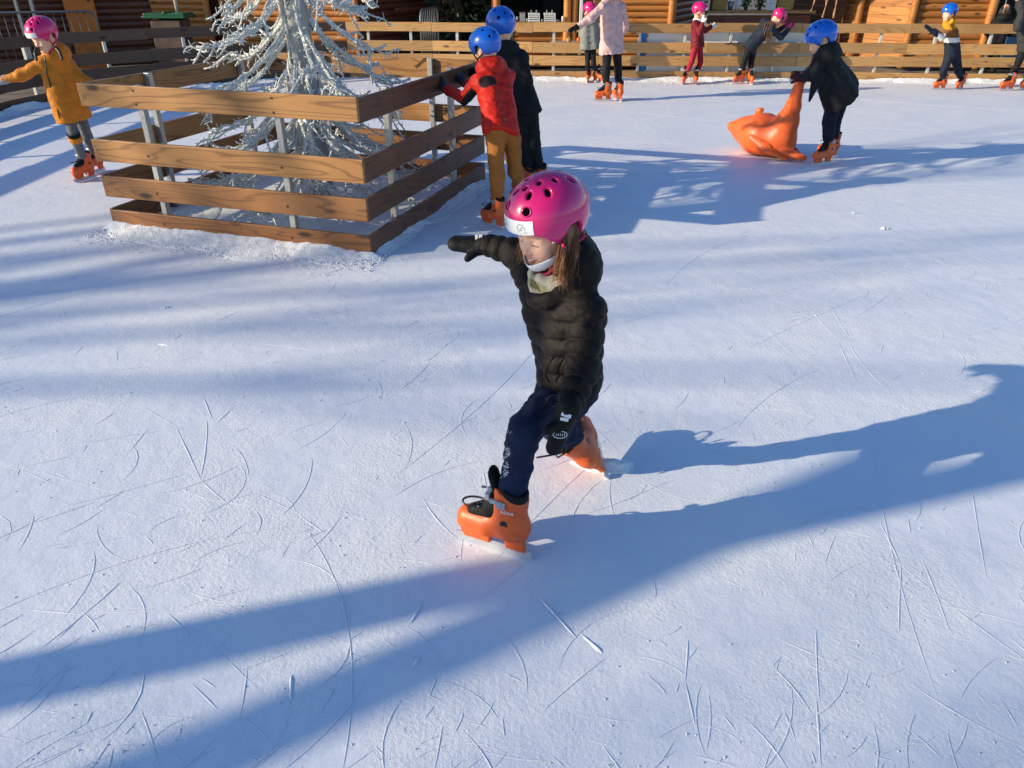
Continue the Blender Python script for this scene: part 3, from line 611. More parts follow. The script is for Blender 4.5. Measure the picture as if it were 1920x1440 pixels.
# ------------------------------------------------------------------ implicit surfaces -> one continuous mesh each
def snet(f, lo, hi, h, axes=None, margin=1.6, K=4):
    if axes is None: axes = [np.arange(a-h*2, b+h*3, h) for a, b in zip(lo, hi)]
    ax = []
    for a in axes:
        while len(a) % K: a = np.append(a, a[-1]+(a[-1]-a[-2]))
        ax.append(a)
    n = [len(a) for a in ax]; nb = [q//K for q in n]
    cen = [a.reshape(-1, K).mean(1) for a in ax]; hw = [np.ptp(a.reshape(-1, K), axis=1)/2+np.diff(a).max()*.5 for a in ax]
    C = np.stack(np.meshgrid(*cen, indexing='ij'), -1).reshape(-1, 3); Rr = np.sqrt(sum(q**2 for q in np.meshgrid(*hw, indexing='ij'))).ravel()
    dc = f(C); act = np.abs(dc) < Rr*margin+.004
    F = np.empty((nb[0]*nb[1]*nb[2], K**3), np.float32); F[:] = dc[:, None]
    ids = np.nonzero(act)[0]; bi = np.stack(np.unravel_index(ids, nb), -1)
    o = np.stack(np.meshgrid(range(K), range(K), range(K), indexing='ij'), -1).reshape(-1, 3)
    for s in range(0, len(ids), 6000):
        g = bi[s:s+6000, None, :]*K+o[None]
        p = np.stack([ax[c][g[..., c]] for c in range(3)], -1).reshape(-1, 3); F[ids[s:s+6000]] = f(p).reshape(-1, K**3)
    F = F.reshape(*nb, K, K, K).transpose(0, 3, 1, 4, 2, 5).reshape(n)
    Sg = F < 0; c = sum(Sg[i:n[0]-1+i, j:n[1]-1+j, k:n[2]-1+k].astype(np.int8) for i in (0, 1) for j in (0, 1) for k in (0, 1))
    cells = np.argwhere((c > 0) & (c < 8)); vid = np.full(c.shape, -1, np.int64); vid[tuple(cells.T)] = np.arange(len(cells))
    acc = np.zeros((len(cells), 3)); cnt = np.zeros(len(cells))
    for a in range(3):
        for u in (0, 1):
            for v in (0, 1):
                o0 = [0, 0, 0]; b_, c_ = (a+1) % 3, (a+2) % 3; o0[b_] = u; o0[c_] = v; o1 = list(o0); o1[a] = 1
                i0 = cells+o0; i1 = cells+o1; f0 = F[tuple(i0.T)]; f1 = F[tuple(i1.T)]; m = (f0 < 0) != (f1 < 0); t = np.where(m, f0/np.where(m, f0-f1, 1), 0)
                for k in range(3):
                    q = ax[k][i0[:, k]]; 
                    if k == a: q = q+(ax[k][i1[:, k]]-q)*t
                    acc[:, k] += np.where(m, q, 0)
                cnt += m
    verts = acc/cnt[:, None]; quads = []
    for a in range(3):
        b_, c_ = (a+1) % 3, (a+2) % 3; sl0 = [slice(None)]*3; sl1 = [slice(None)]*3; sl0[a] = slice(0, -1); sl1[a] = slice(1, None)
        e = np.argwhere(Sg[tuple(sl0)] != Sg[tuple(sl1)]); e = e[(e[:, b_] > 0) & (e[:, c_] > 0) & (e[:, b_] < n[b_]-1) & (e[:, c_] < n[c_]-1)]
        if not len(e): continue
        ins = Sg[tuple(e.T)]; q = []
        for db, dcc in ((-1, -1), (0, -1), (0, 0), (-1, 0)):
            k = e.copy(); k[:, b_] += db; k[:, c_] += dcc; q.append(vid[tuple(k.T)])
        q = np.stack(q, 1); q[~ins] = q[~ins][:, ::-1]; quads.append(q)
    return verts, np.concatenate(quads)
def smin(a, b, k):
    h = np.clip(.5+.5*(b-a)/k, 0, 1); return b+(a-b)*h-k*h*(1-h)
def smax(a, b, k): return -smin(-a, -b, k)
def unit(v): v = np.asarray(v, float); return v/np.linalg.norm(v)
def cone(p, a, b, ra, rb, fl=None):
    """rounded cone from a to b; fl=(axis, k) flattens it along an axis"""
    a = np.asarray(a, float); ba = np.asarray(b, float)-a; L2 = ba@ba+1e-12; q = p-a; h = np.clip(q@ba/L2, 0, 1); e = q-h[:, None]*ba
    if fl is not None: s = e@fl[0]; e = e+np.outer(s*(1/fl[1]-1), fl[0])
    return np.sqrt((e**2).sum(1))-(ra+(rb-ra)*h), h*math.sqrt(L2)
def ball(p, c, r): return np.sqrt(((p-np.asarray(c))**2).sum(1))-r
def elli(p, c, r):
    q = (p-np.asarray(c))/np.asarray(r); k0 = np.sqrt((q**2).sum(1)); k1 = np.sqrt(((q/np.asarray(r))**2).sum(1))+1e-9; return k0*(k0-1)/k1
_T = np.random.default_rng(3).random((32, 32, 32)).astype(np.float32)
def noise3(p, s, off=0.0):
    q = p*s+off+100; i = np.floor(q).astype(int); f = q-i; f = f*f*(3-2*f); i %= 32; j = (i+1) % 32; x, y, z = f.T
    g = lambda a, b, c: _T[a, b, c]
    c00 = g(i[:, 0], i[:, 1], i[:, 2])*(1-x)+g(j[:, 0], i[:, 1], i[:, 2])*x; c10 = g(i[:, 0], j[:, 1], i[:, 2])*(1-x)+g(j[:, 0], j[:, 1], i[:, 2])*x
    c01 = g(i[:, 0], i[:, 1], j[:, 2])*(1-x)+g(j[:, 0], i[:, 1], j[:, 2])*x; c11 = g(i[:, 0], j[:, 1], j[:, 2])*(1-x)+g(j[:, 0], j[:, 1], j[:, 2])*x
    return ((c00*(1-y)+c10*y)*(1-z)+(c01*(1-y)+c11*y)*z)-.5
def frame(f, u):
    """columns forward, left, up"""
    f = unit(f); u = np.asarray(u, float); u = unit(u-f*(u@f)); return np.stack([f, np.cross(u, f), u], 1)

# head in its own frame: x forward, y left, z up, origin between the ears (metres, child)
def head_sdf(p):
    d = elli(p, (-.008, 0, .022), (.092, .074, .088))
    m = p.copy(); m[:, 1] = np.abs(m[:, 1])
    d = smin(d, cone(m, (.04, .012, .0), (.050, .008, -.07), .052, .026)[0], .03)
    d = smin(d, cone(m, (.0, .042, -.035), (.055, .012, -.078), .026, .018)[0], .025)
    d = smin(d, ball(m, (.058, .034, -.028), .025), .02)
    d = smin(d, cone(m, (.078, .004, .02), (.068, .045, .022), .013, .010)[0], .015)
    d = smax(d, -ball(m, (.094, .031, .002), .013), .014)
    d = smin(d, ball(m, (.071, .0305, .001), .0145), .004)
    d = smin(d, cone(m, (.083, 0, .008), (.099, 0, -.024), .007, .0105)[0], .010)
    d = smin(d, ball(m, (.090, .0105, -.028), .0075), .006)
    d = smin(d, cone(m, (.0905, 0, -.049), (.077, .027, -.041), .0060, .0035)[0], .005)
    d = smin(d, cone(m, (.0875, 0, -.062), (.075, .025, -.046), .0072, .0035)[0], .005)
    d = smax(d, -cone(m, (.097, 0, -.0555), (.080, .025, -.0435), .0034, .0012)[0], .003)
    d = smin(d, elli(m, (-.012, .076, -.012), (.022, .010, .032)), .008)
    d = smin(d, cone(p, (-.018, 0, -.04), (-.03, 0, -.13), .047, .045)[0], .03)
    return d
def head_color(q, base):
    m = q.copy(); m[:, 1] = np.abs(m[:, 1]); c = np.tile(np.asarray(base), (len(q), 1))
    def mix(w, col):
        nonlocal c
        w = np.clip(w, 0, 1)[:, None]; c = c*(1-w)+np.asarray(col)*w
    mix(.55*np.clip(1-ball(m, (.075, .036, -.028), .0)/.026, 0, 1), (.62, .20, .14))
    mix(.35*np.clip(1-ball(m, (.105, 0, -.026), 0)/.02, 0, 1), (.62, .22, .16))
    lip = np.minimum(cone(m, (.094, 0, -.0495), (.079, .027, -.0415), .003, .0018)[0], cone(m, (.093, 0, -.063), (.078, .025, -.047), .0050, .002)[0]); mix(.8*(1-lip/.0035), (.52, .15, .13))
    mix(1.3-cone(m, (.096, 0, -.0555), (.081, .024, -.0440), .0022, .0008)[0]/.002, (.70, .60, .54)); mix(.7-ball(m, (.080, .027, -.0425), 0)/.005, (.35, .12, .09))
    mix(.75-cone(m, (.092, .014, .024), (.080, .046, .024), .001, .001)[0]/.007, (.25, .12, .06))
    mix(1.15-cone(m, (.0865, .020, -.0030), (.080, .043, -.003), .0006, .0006)[0]/.0028, (.07, .035, .025))
    return c

# one helmet mesh in the same frame as the head
HC, HR = V(-.006, 0, .045), V(.132, .108, .112)
VENTS = [(25, 27, .0115, 1), (-25, 27, .0115, 1), (150, 18, .011, 1), (-150, 18, .011, 1), (180, 34, .009, 1.5), (22, 51, .0075, 1.7), (-22, 51, .0075, 1.7), (62, 52, .0078, 1.7), (-62, 52, .0078, 1.7), (38, 71, .0065, 1.5), (-38, 71, .0065, 1.5), (95, 68, .007, 1.6), (-95, 68, .007, 1.6), (0, 60, .006, 1.5), (130, 52, .0078, 1.7), (-130, 52, .0078, 1.7), (180, 66, .007, 1.6)]
def brim(p):
    th = np.degrees(np.abs(np.arctan2(p[:, 1], p[:, 0]+.006)))
    return np.interp(th, [0, 28, 42, 51, 58, 65, 73, 82, 100, 109, 116, 123, 136, 150, 180], [.030, .026, .018, -.006, -.018, -.016, .004, .030, .034, .016, -.022, -.036, -.040, -.038, -.034])
def vdir(az, el): a, e = R(az), R(el); return V(math.cos(a)*math.cos(e), math.sin(a)*math.cos(e), math.sin(e))
def helmet_sdf(p):
    o = elli(p, HC, HR); d = np.maximum(o, -(o+.013)); d = smax(d, brim(p)-p[:, 2], .006)
    for az, el, r, k in VENTS:
        w = vdir(az, el); c = HC+w*HR; nrm = unit(w/HR); tg = unit(V(0, 0, 1)-nrm*nrm[2]); q = p-c
        along = q@tg; e = q-np.outer(q@nrm, nrm); e = e+np.outer(along*(1/k-1), tg)
        rr = r*(1-.25*np.clip(along/(r*k), -1, 1)) if k > 1 else r
        d = np.where(np.abs(q@nrm) < .05, smax(d, -(np.sqrt((e**2).sum(1))-rr), .005), d)
    return d
_hv, _hf = snet(helmet_sdf, (-.15, -.12, -.06), (.14, .12, .17), .0038, margin=2.0)
HELMET_ME = {}
for key in ('pink', 'blue'): HELMET_ME[key] = mesh_np('helmet', _hv, _hf); HELMET_ME[key].materials.append(M[key])
_lv, _lf = snet(lambda p: smax(elli(p, HC, HR-.0155), brim(p)+.007-p[:, 2], .004), (-.15, -.12, -.06), (.14, .12, .17), .007)
HLINER = mesh_np('padding', _lv, _lf); HLINER.materials.append(M['liner'])
def on_helmet(az, z, off=.0012):
    """point on the shell at azimuth az (deg, + to the wearer's left) and height z above the ellipsoid centre"""
    e = math.asin(max(-1, min(1, z/HR[2]))); w = V(math.cos(R(az))*math.cos(e), math.sin(R(az))*math.cos(e), math.sin(e)); nrm = unit(w/HR); return HC+w*HR+nrm*off
def sticker(parent, full):
    mb = MB(); az = np.linspace(-35, 35, 25); zz = np.linspace(-.0125, .027, 6); vs = [on_helmet(a, z) for a in az for z in zz]; k = len(zz)
    mb.add(vs, [(i*k+j, (i+1)*k+j, (i+1)*k+j+1, i*k+j+1) for i in range(24) for j in range(5)]); o = mb.build('sticker', M['white'], parent, smooth=True)
    if not full: return o
    def stroke(pts, w, mat, nm):
        b = MB(); vs = []
        P = [on_helmet(a, z, .0018) for a, z in pts]
        for i, q in enumerate(P):
            t = unit(P[min(i+1, len(P)-1)]-P[max(i-1, 0)]); nrm = unit((q-HC)/HR**2); s = np.cross(nrm, t)*w/2; vs += [q-s, q+s]
        b.add(vs, [(2*i, 2*i+1, 2*i+3, 2*i+2) for i in range(len(P)-1)]); b.build(nm, mat, parent, smooth=True)
    for c, sc in ((17, 1.15), (-18, 1.15)):
        X = lambda x: c+x*sc          # azimuth grows to the reader's right
        stroke([(X(-1.2+4.2*math.cos(a)), .010+.0085*math.sin(a)) for a in np.linspace(.7, 5.4, 16)], .0016, M['teal_ink'], 'emblem_letter')
        stroke([(X(-.6), .0015), (X(2.6), .0185), (X(5.6), .0015)], .0016, M['teal_ink'], 'emblem_letter'); stroke([(X(-2.0), .0075), (X(6.8), .0105)], .0012, M['teal_ink'], 'emblem_letter')
        stroke([(X(-5.5), -.0025), (X(6.5), -.0025)], .0014, M['grey_ink'], 'emblem_line')
        for q in range(9): stroke([(X(-8+1.9*q), -.0065), (X(-8+1.9*q+1.2), -.0065)], .001, M['grey_ink'], 'small_print')
    return o
HUP = .018
def wear_helmet(root, loc, Fm, s, colour, full=False, stick=False, strap=True, chin=.1):
    loc = loc+Fm[:, 2]*HUP*s; s = s*1.05
    o = bpy.data.objects.new('helmet', HELMET_ME[colour]); COL.objects.link(o); o.parent = root
    mw = Matrix([[*(Fm[i]*s), loc[i]-root.location[i]] for i in range(3)]+[[0, 0, 0, 1]]); o.matrix_local = mw
    p = bpy.data.objects.new('padding', HLINER); COL.objects.link(p); p.parent = o
    if stick or full: sticker(o, full)
    if strap:
        mb = MB()
        for sd in (-1, 1):
            a = V(.035, .096*sd, -.012); a2 = V(-.055, .092*sd, -.025); j = V(.018, .084*sd, -.055); c = V(.052, .03*sd, -.122); c0 = V(.056, 0, -.127)
            for q in ([a, (a+j)/2+V(0, .004*sd, 0), j, V(.03, .066*sd, -.085), c, c0], [a2, (a2+j)/2, j]): mb.tube(q, .0055, 6)
        mb.build('strap', M['strap_pink'] if colour == 'pink' else M['liner'], o, smooth=True)
    if full:
        for az, z in ((59, -.049), (-59, -.049), (127, -.068)):
            b = MB(); a = on_helmet(az, z, -.001); q = on_helmet(az, z, .003); b.tube([a, q], .0045, 10); b.build('rivet', M['buckle'], o, smooth=True)
        b = MB()
        for az in (25, -25):
            w = vdir(az, 27); c = HC+w*HR; nrm = unit(w/HR); t1 = unit(np.cross(nrm, (0, 0, 1))); t2 = np.cross(nrm, t1)
            b = MB(); b.tube([c+nrm*.0002+.0135*(math.cos(a)*t1+math.sin(a)*t2) for a in np.linspace(0, 6.2832, 25)], .0018, 6, cap=False); b.build('vent_rim', M[colour], o, smooth=True)
    return o

# ------------------------------------------------------------------ skate: x forward, y left, z up, blade on z=0
def _skate_shell(p):
    q = p.copy(); q[:, 1] /= .92
    d = cone(q, (.0, 0, .118), (.125, 0, .104), .042, .036)[0]; d = smin(d, ball(q, (-.040, 0, .118), .041), .03)
    d = smin(d, cone(q, (.06, .012, .1), (.13, -.004, .1), .036, .036)[0], .02)
    sh = smin(cone(q, (-.016, 0, .125), (-.030, 0, .26), .045, .048)[0], cone(q, (.004, 0, .14), (-.006, 0, .26), .043, .044)[0], .01); sh = smax(sh, p[:, 2]-(.243+.42*(p[:, 0]+.03)), .006); d = smin(d, sh, .03)
    d = smax(d, .078-p[:, 2], .008)
    d = smin(d, smax(np.abs(p[:, 2]-.083)-.006, d-.005, .004), .003)                        # welt along the sole
    d = smax(d, -(np.abs(p[:, 2]-(.150-.12*(p[:, 0]+.03)))-.0012), .003) if False else d
    cut = cone(q, (.105, 0, .158), (.045, 0, .178), .027, .030)[0]; cut = smin(cut, cone(q, (.045, 0, .18), (.03, 0, .27), .028, .026)[0], .01); d = smax(d, -cut, .006)  # opening for the tongue
    return d
def _holder(p):
    x, y, z = p.T
    top = z-.085; front = np.abs(x-.105-.25*(z-.05))-(.052-.25*np.maximum(0, .05-z)); rear = np.abs(x+.030-.12*(z-.05))-.034
    prof = np.minimum(front, rear); prof = smin(prof, np.maximum(np.abs(x-.04)-.1, np.abs(z-.078)-.012), .012)
    return smax(smax(smax(prof, top, .004), .026-z, .004), np.abs(y)-(.011+.25*np.maximum(0, z-.055)), .006)
def _liner(p):
    d = cone(p, (-.024, 0, .18), (-.031, 0, .262), .041, .043)[0]; d = smax(d, p[:, 2]-(.262+.30*(p[:, 0]+.03)), .008); d = smax(d, -cone(p, (-.03, 0, .24), (-.032, 0, .33), .030, .034)[0], .006); return d
def _tongue(p):
    d = cone(p, (.108, 0, .135), (.050, 0, .162), .024, .031, )[0]; d = smin(d, cone(p, (.045, 0, .165), (.012, 0, .225), .032, .030)[0], .015)
    fl = smax(cone(p, (.020, 0, .22), (.040, 0, .290), .030, .030, (unit(V(1, 0, -.35)), .35))[0], -1-p[:, 0], .01); return smin(d, fl, .01)
def mk(name, f, lo, hi, h, mat):
    v, q = snet(f, lo, hi, h, margin=2.2); me = mesh_np(name, v, q); me.materials.append(mat); return me
SK_SHELL = mk('skate', _skate_shell, (-.09, -.06, .06), (.18, .06, .30), .0042, M['orange'])
SK_HOLD = mk('blade_holder', _holder, (-.08, -.04, .02), (.19, .04, .10), .004, M['orange'])
SK_LINER = mk('liner', _liner, (-.09, -.06, .12), (.03, .06, .31), .005, M['liner'])
SK_TONGUE = mk('tongue', _tongue, (-.04, -.05, .10), (.15, .05, .34), .0045, M['liner'])
mb = MB(); mb.prism([(-.088, .008), (-.080, .0), (.150, .0), (.172, .012), (.178, .03), (.165, .034), (-.085, .034)], -.002, .002); SK_BLADE = mesh_np('blade', np.array(mb.v), mb.f, False); SK_BLADE.materials.append(M['blade'])
mb = MB()
for i in range(6):
    t = i/5; x = .102-.072*t; z = .158+.045*t+.02*t*t; w = .026
    mb.tube([(x-.006, -w, z-.012), (x, -.008, z+.004), (x+.004, .008, z+.004), (x-.002, w, z-.012)], .0028, 5)
lo_ = [(.100+.036*math.sin(a)+.01*math.cos(a), .014+.020*math.cos(a*1.0), .172+.012*math.sin(a*.5)) for a in np.linspace(0, 5.6, 20)]
mb.tube([(.06, .01, .185)]+lo_, .0034, 6); SK_LACE = mesh_np('laces', np.array(mb.v), mb.f); SK_LACE.materials.append(M['black_plastic'])
mb = MB(); mb.box((-.004, .047, .222), (.028, .006, .024)); mb.box((.020, .043, .226), (.028, .006, .014), None); mb.box((.045, .020, .232), (.014, .04, .022)); mb.tube([(.045, -.03, .23), (.05, -.012, .232), (.052, .01, .235)], .010, 8); mb.tube([(.062, .012, .245), (.072, .022, .252)], .004, 6)
SK_BUCKLE = mesh_np('buckle', np.array(mb.v), mb.f, False); SK_BUCKLE.materials.append(M['buckle'])
mb = MB(); mb.tube([(-.012, .041, .150), (-.012, .046, .150)], .0125, 16); mb.tube([(-.012, -.041, .150), (-.012, -.046, .150)], .0125, 16); SK_PIVOT = mesh_np('ankle_rivet', np.array(mb.v), mb.f, False); SK_PIVOT.materials.append(M['black_plastic'])
def put_skate(root, loc, Fm, s=1.0, mirror=False, detail=True, text=False):
    o = bpy.data.objects.new('skate', SK_SHELL); COL.objects.link(o); o.parent = root
    Fm = Fm.copy(); 
    if mirror: Fm[:, 1] *= -1
    o.matrix_local = Matrix([[*(Fm[i]*s), loc[i]-root.location[i]] for i in range(3)]+[[0, 0, 0, 1]])
    for me in [SK_HOLD, SK_BLADE, SK_LINER, SK_TONGUE, SK_LACE]+([SK_BUCKLE, SK_PIVOT] if detail else []):
        c = bpy.data.objects.new(me.name, me); COL.objects.link(c); c.parent = o
    if text:
        cu = bpy.data.curves.new('letters', 'FONT'); cu.body = 'ROXA'; cu.size = .0145; cu.extrude = .0008; cu.shear = .3; cu.space_character = 1.15
        tmp = bpy.data.objects.new('tmp', cu); me = bpy.data.meshes.new_from_object(tmp); bpy.data.objects.remove(tmp)
        c = link('lettering', me, M['white'], o); c.matrix_local = Matrix(((-.97, .10, 0, -.002), (0, 0, 1, .0462), (.17, .99, 0, .192), (0, 0, 0, 1)))
    return o

# ------------------------------------------------------------------ people
SKIN = (.86, .50, .34)
def clothcol(c): return np.asarray(c)
FAB = {}
def fabmat(key, base, **kw):
    if key not in FAB: FAB[key] = fabric(key, base, **kw)
    return FAB[key]
def build_person(label, J, s, head_f, head_u, jacket, trousers, helmet, mitten, res=.011, hres=.006, hem=.12, pitch=.075, amp=.006, hood=None, jw=1.0, open_hem=.012, skates=True, hair=None,
                 stick=False, full=False, head=True, skin=SKIN, jcol=None, thumb=True, hemdir=None, kind_extra=None, wr=1.0, tw=1.0, mres=None, name='person', hoodmat=None, flare=.0, text=False, hands=None, lump=1.0, collar=False, qpow=.5, twr=1.0):
    """J: world joints sh/el/wr/hp/kn/an (pairs L, R), head, pel, feet: list of (ground point, forward) or full frames"""
    L_, R_ = 0, 1; sh, el, wrj, hp, kn, an = (J[k] for k in ('sh', 'el', 'wr', 'hp', 'kn', 'an')); pel = J['pel']; Hc = J['head']
    chest = (sh[0]+sh[1])/2; ax = unit(sh[0]-sh[1]); axh = unit(hp[0]-hp[1]); spine = unit(chest-pel); neck = Hc-unit(head_u)*.12*s
    g = J.get('root'); root = thing(name, label, 'person', tuple(g))
    Fm = frame(head_f, head_u); off = V(*g)
    allp = np.array([*sh, *el, *wrj, *hp, *kn, *an, Hc, pel])
    hand = hands or [wrj[i]+unit(wrj[i]-el[i])*.085*s for i in (0, 1)]
    HA = []; lt = min(1, tw)*.95
    for i in (0, 1):
        h = unit(hand[i]-wrj[i]); sd = unit(np.cross(h, ax+V(.01, .02, .3))); cw = unit(V(0, 0, CAMH)-wrj[i]); sd = unit(sd*(1 if sd@cw > 0 else -1)+cw*.4); sd = unit(sd-h*(sd@h)); HA.append((h, sd, np.cross(h, sd)))
    # --- body, one continuous skin
    def fbody(p):
        d = np.full(len(p), 9.)
        for i, sg in ((0, 1), (1, -1)):
            d = smin(d, cone(p, chest+ax*sg*.045*s-spine*.03*s, pel+axh*sg*.04*s, .068*s, .068*s)[0], .03)
            for a, b, r0, r1 in ((chest, sh[i], .05, .042), (sh[i], el[i], .036, .030), (el[i], wrj[i], .030, .022), (hp[i], kn[i], .054*lt, .040*lt), (kn[i], an[i], .040*lt, .028*lt), (pel, hp[i], .066*lt, .054*lt)): d = smin(d, cone(p, a, b, r0*s, r1*s)[0], .02)
            h, sd, nn = HA[i]; palm = wrj[i]+h*.03*s
            d = smin(d, cone(p, wrj[i], palm+h*.015*s, .02*s, .024*s, (nn, .55))[0], .01)
            for q, (o, ln) in enumerate(((-.016, .046), (-.0055, .054), (.0055, .05), (.016, .04))):
                b = palm+h*.02*s+sd*o*s; ln *= .8; t = b+h*ln*.6*s; d = smin(d, cone(p, b, t, .0068*s, .0062*s)[0], .004); d = smin(d, cone(p, t, t+(h*.75+nn*.6)*ln*.4*s, .0062*s, .0055*s)[0], .003)
            tb = wrj[i]+h*.018*s+sd*.017*s; d = smin(d, cone(p, tb, tb+(h*.62+sd*.75)*.036*s, .009*s, .0065*s)[0], .006)
        d = smin(d, cone(p, neck, chest, .042*s, .055*s)[0], .02)
        if head:
            q = (p-Hc)@Fm/s; near = np.abs(q).max(1) < .22; dh = np.full(len(p), 9.)
            dh[near] = head_sdf(q[near])*s; dh[~near] = (np.sqrt((q[~near]**2).sum(1))-.14)*s
            d = smin(d, dh, .006)
        return d
    lo, hi = allp.min(0)-.13*s, allp.max(0)+.13*s
    for q in hand: lo = np.minimum(lo, q-.08); hi = np.maximum(hi, q+.08)
    axes = []
    for c in range(3):
        a, b = Hc[c]-.15*s, Hc[c]+.15*s; h0 = res*1.1
        axes.append(np.concatenate([np.arange(lo[c], a, h0), np.arange(a, b, hres), np.arange(b, hi[c]+h0*2, h0)]) if head else np.arange(lo[c], hi[c]+h0*2, h0))
    v, f = snet(fbody, lo, hi, res, axes=axes, margin=1.9)
    col = np.tile(np.asarray(skin), (len(v), 1))
    if head:
        q = (v-Hc)@Fm/s; m = np.abs(q).max(1) < .17; col[m] = head_color(q[m], skin)
    link('body', mesh_np('body', v-off, f, col=col), M['skin'], root)
    # --- jacket
    hd = hemdir if hemdir is not None else spine
    hemp = pel-hd*hem*s
    if mitten is not None:
        for i in (0, 1):
            h, sd, nn = HA[i]
            def fm(p):
                d = cone(p, wrj[i]-h*.03*s, wrj[i]+h*.01*s, .036*s, .034*s)[0]; d = smin(d, cone(p, wrj[i]+h*.02*s, hand[i], .037*s, .031*s, (nn, .72))[0], .012)
                tb = wrj[i]+h*.03*s+sd*.022*s; d = smin(d, cone(p, tb, tb+(h*.6+sd*.75)*.05*s, .018*s, .013*s)[0], .010)
                d = smin(d, np.abs(cone(p, wrj[i]-h*.022*s, wrj[i]-h*.016*s, .038*s, .038*s)[0])-.001, .004)
                return d + .003*s*noise3(p, 38/s)
            b = np.array([wrj[i], hand[i]]); v, f = snet(fm, b.min(0)-.09*s, b.max(0)+.09*s, mres or res*.7); link('mitten', mesh_np('mitten', v-off, f), mitten, root)
    def fj(p):
        d = np.full(len(p), 9.)
        for i, sg in ((0, 1), (1, -1)):
            e, t = cone(p, chest+ax*sg*.062*s*jw-spine*.045*s, pel+axh*sg*(.055+flare)*s*jw-hd*(hem+.05)*s, .088*s*jw, (.098+flare)*s*jw)
            d = smin(d, e, .045*s)
        e, t = cone(p, sh[0], sh[1], .056*s, .056*s); d = smin(d, e, .05*s)
        d = d-amp*s*(np.abs(np.sin(math.pi*(((p-pel)@spine)/(pitch*s)+.012*np.sin(p@ax*40))))**qpow-.6)
        d = smin(d, cone(p, neck+spine*.01, chest, .058*s, .075*s)[0], .03*s)
        for i in (0, 1): d = smin(d, cone(p, neck-spine*.045*s, sh[i], .058*s, .052*s)[0], .03*s)
        d = smax(d, (hemp-p)@hd, .010)
        a = np.full(len(p), 9.)
        for i in (0, 1):
            e, t = cone(p, sh[i], el[i], .056*s, .049*s); e2, t2 = cone(p, el[i], wrj[i], .049*s, .037*s); e2 = smax(e2, (p-wrj[i]-unit(wrj[i]-el[i])*.004)@unit(wrj[i]-el[i]), .012*s)
            e = e-amp*s*(np.abs(np.sin(math.pi*t/(pitch*.8*s)))**qpow-.6); e2 = e2-amp*s*(np.abs(np.sin(math.pi*t2/(pitch*.8*s)))**qpow-.6); a = np.minimum(a, smin(e, e2, .018*s))
        d = smin(d, a, .014*s)
        if collar:
            q = (p-neck+spine*.060*s)@frame(head_f-spine*(head_f@spine), spine); d = smin(d, np.sqrt((np.sqrt((q[:, 0]*.9)**2+q[:, 1]**2)-.070*s)**2+((q[:, 2]+.30*q[:, 0])*.8)**2)-.023*s, .010)
        if hood is not None:
            hdv, hr = hood; bk = unit(hdv); e = np.full(len(p), 9.)
            for sg in (-1, 0, 1): e = smin(e, elli((p-(neck+bk*(.075 if sg == 0 else .045)*s+ax*sg*.055*s-spine*.005*s))@frame(bk, spine), (0, 0, 0), (.062*s*hr, .07*s*hr, .075*s*hr)), .03*s)
            d = smin(d, e, .015*s)
        q = p/s
        return d - wr*s*(lump*(.012*noise3(q, 9.0, 3)+.010*noise3(q*V(1, 1, 1.6), 21.0, 7))+.006*noise3(q*V(1, 1, 1.4), 46.0, 11))
    jp = np.array([*sh, *el, *wrj, pel, hemp, neck]); v, f = snet(fj, jp.min(0)-.2*s*max(jw, 1), jp.max(0)+.2*s*max(jw, 1), res, margin=1.9)
    jo = link('jacket', mesh_np('jacket', v-off, f, col=(jcol(v) if jcol else None)), jacket, root)
    # --- trousers
    def ft(p):
        d = smin(cone(p, pel+axh*.04*s, hp[0], .085*s*tw, .072*s*tw)[0], cone(p, pel-axh*.04*s, hp[1], .085*s*tw, .072*s*tw)[0], .03)
        for i in (0, 1):
            e, t = cone(p, hp[i], kn[i], .070*s*tw, .056*s*tw); e2, t2 = cone(p, kn[i], an[i], .056*s*tw, .046*s*tw); dn = unit(an[i]-kn[i]); e2 = smax(e2, (p-(an[i]-dn*.068*s))@dn, .01)
            e2 = e2-.0035*s*np.sin(t2/(.034*s))*np.clip(t2/(.15*s), 0, 1); d = smin(d, smin(e, e2, .015*s), .012*s)
        q = p/s; return d - wr*s*(.010*noise3(q, 12.0, 31)+twr*(.007*noise3(q*V(1, 1, 1.8), 30.0, 37)+(.006*np.abs(noise3(q*V(.6, .6, 2.2)+.02*noise3(q, 8.0)[:, None], 24.0, 51)) if twr > 1 else 0)))
    tp = np.array([pel, *hp, *kn, *an]); v, f = snet(ft, tp.min(0)-.13*s*tw, tp.max(0)+.13*s*tw, res, margin=1.9)
    tcol = None
    link('trousers', mesh_np('trousers', v-off, f), trousers, root)
    if helmet: wear_helmet(root, Hc, Fm, s*1.0, helmet, full=full, stick=stick)
    if skates:
        for i, ft_ in enumerate(J['feet']):
            loc, fm = ft_; put_skate(root, loc, fm, (s if s < 1.05 else 1.05)*(1.09 if text else 1), mirror=(i == 1), text=(text and i == 0))
    return root, dict(Fm=Fm, neck=neck, chest=chest, ax=ax, spine=spine, hand=hand, off=off, hemp=hemp)
def flat(fx, fy): return frame((fx, fy, 0), (0, 0, 1))
def foot(g, fx, fy, s): return (V(g[0], g[1], .002), flat(fx, fy)), V(g[0], g[1], 0)+V(0, 0, .15*s)

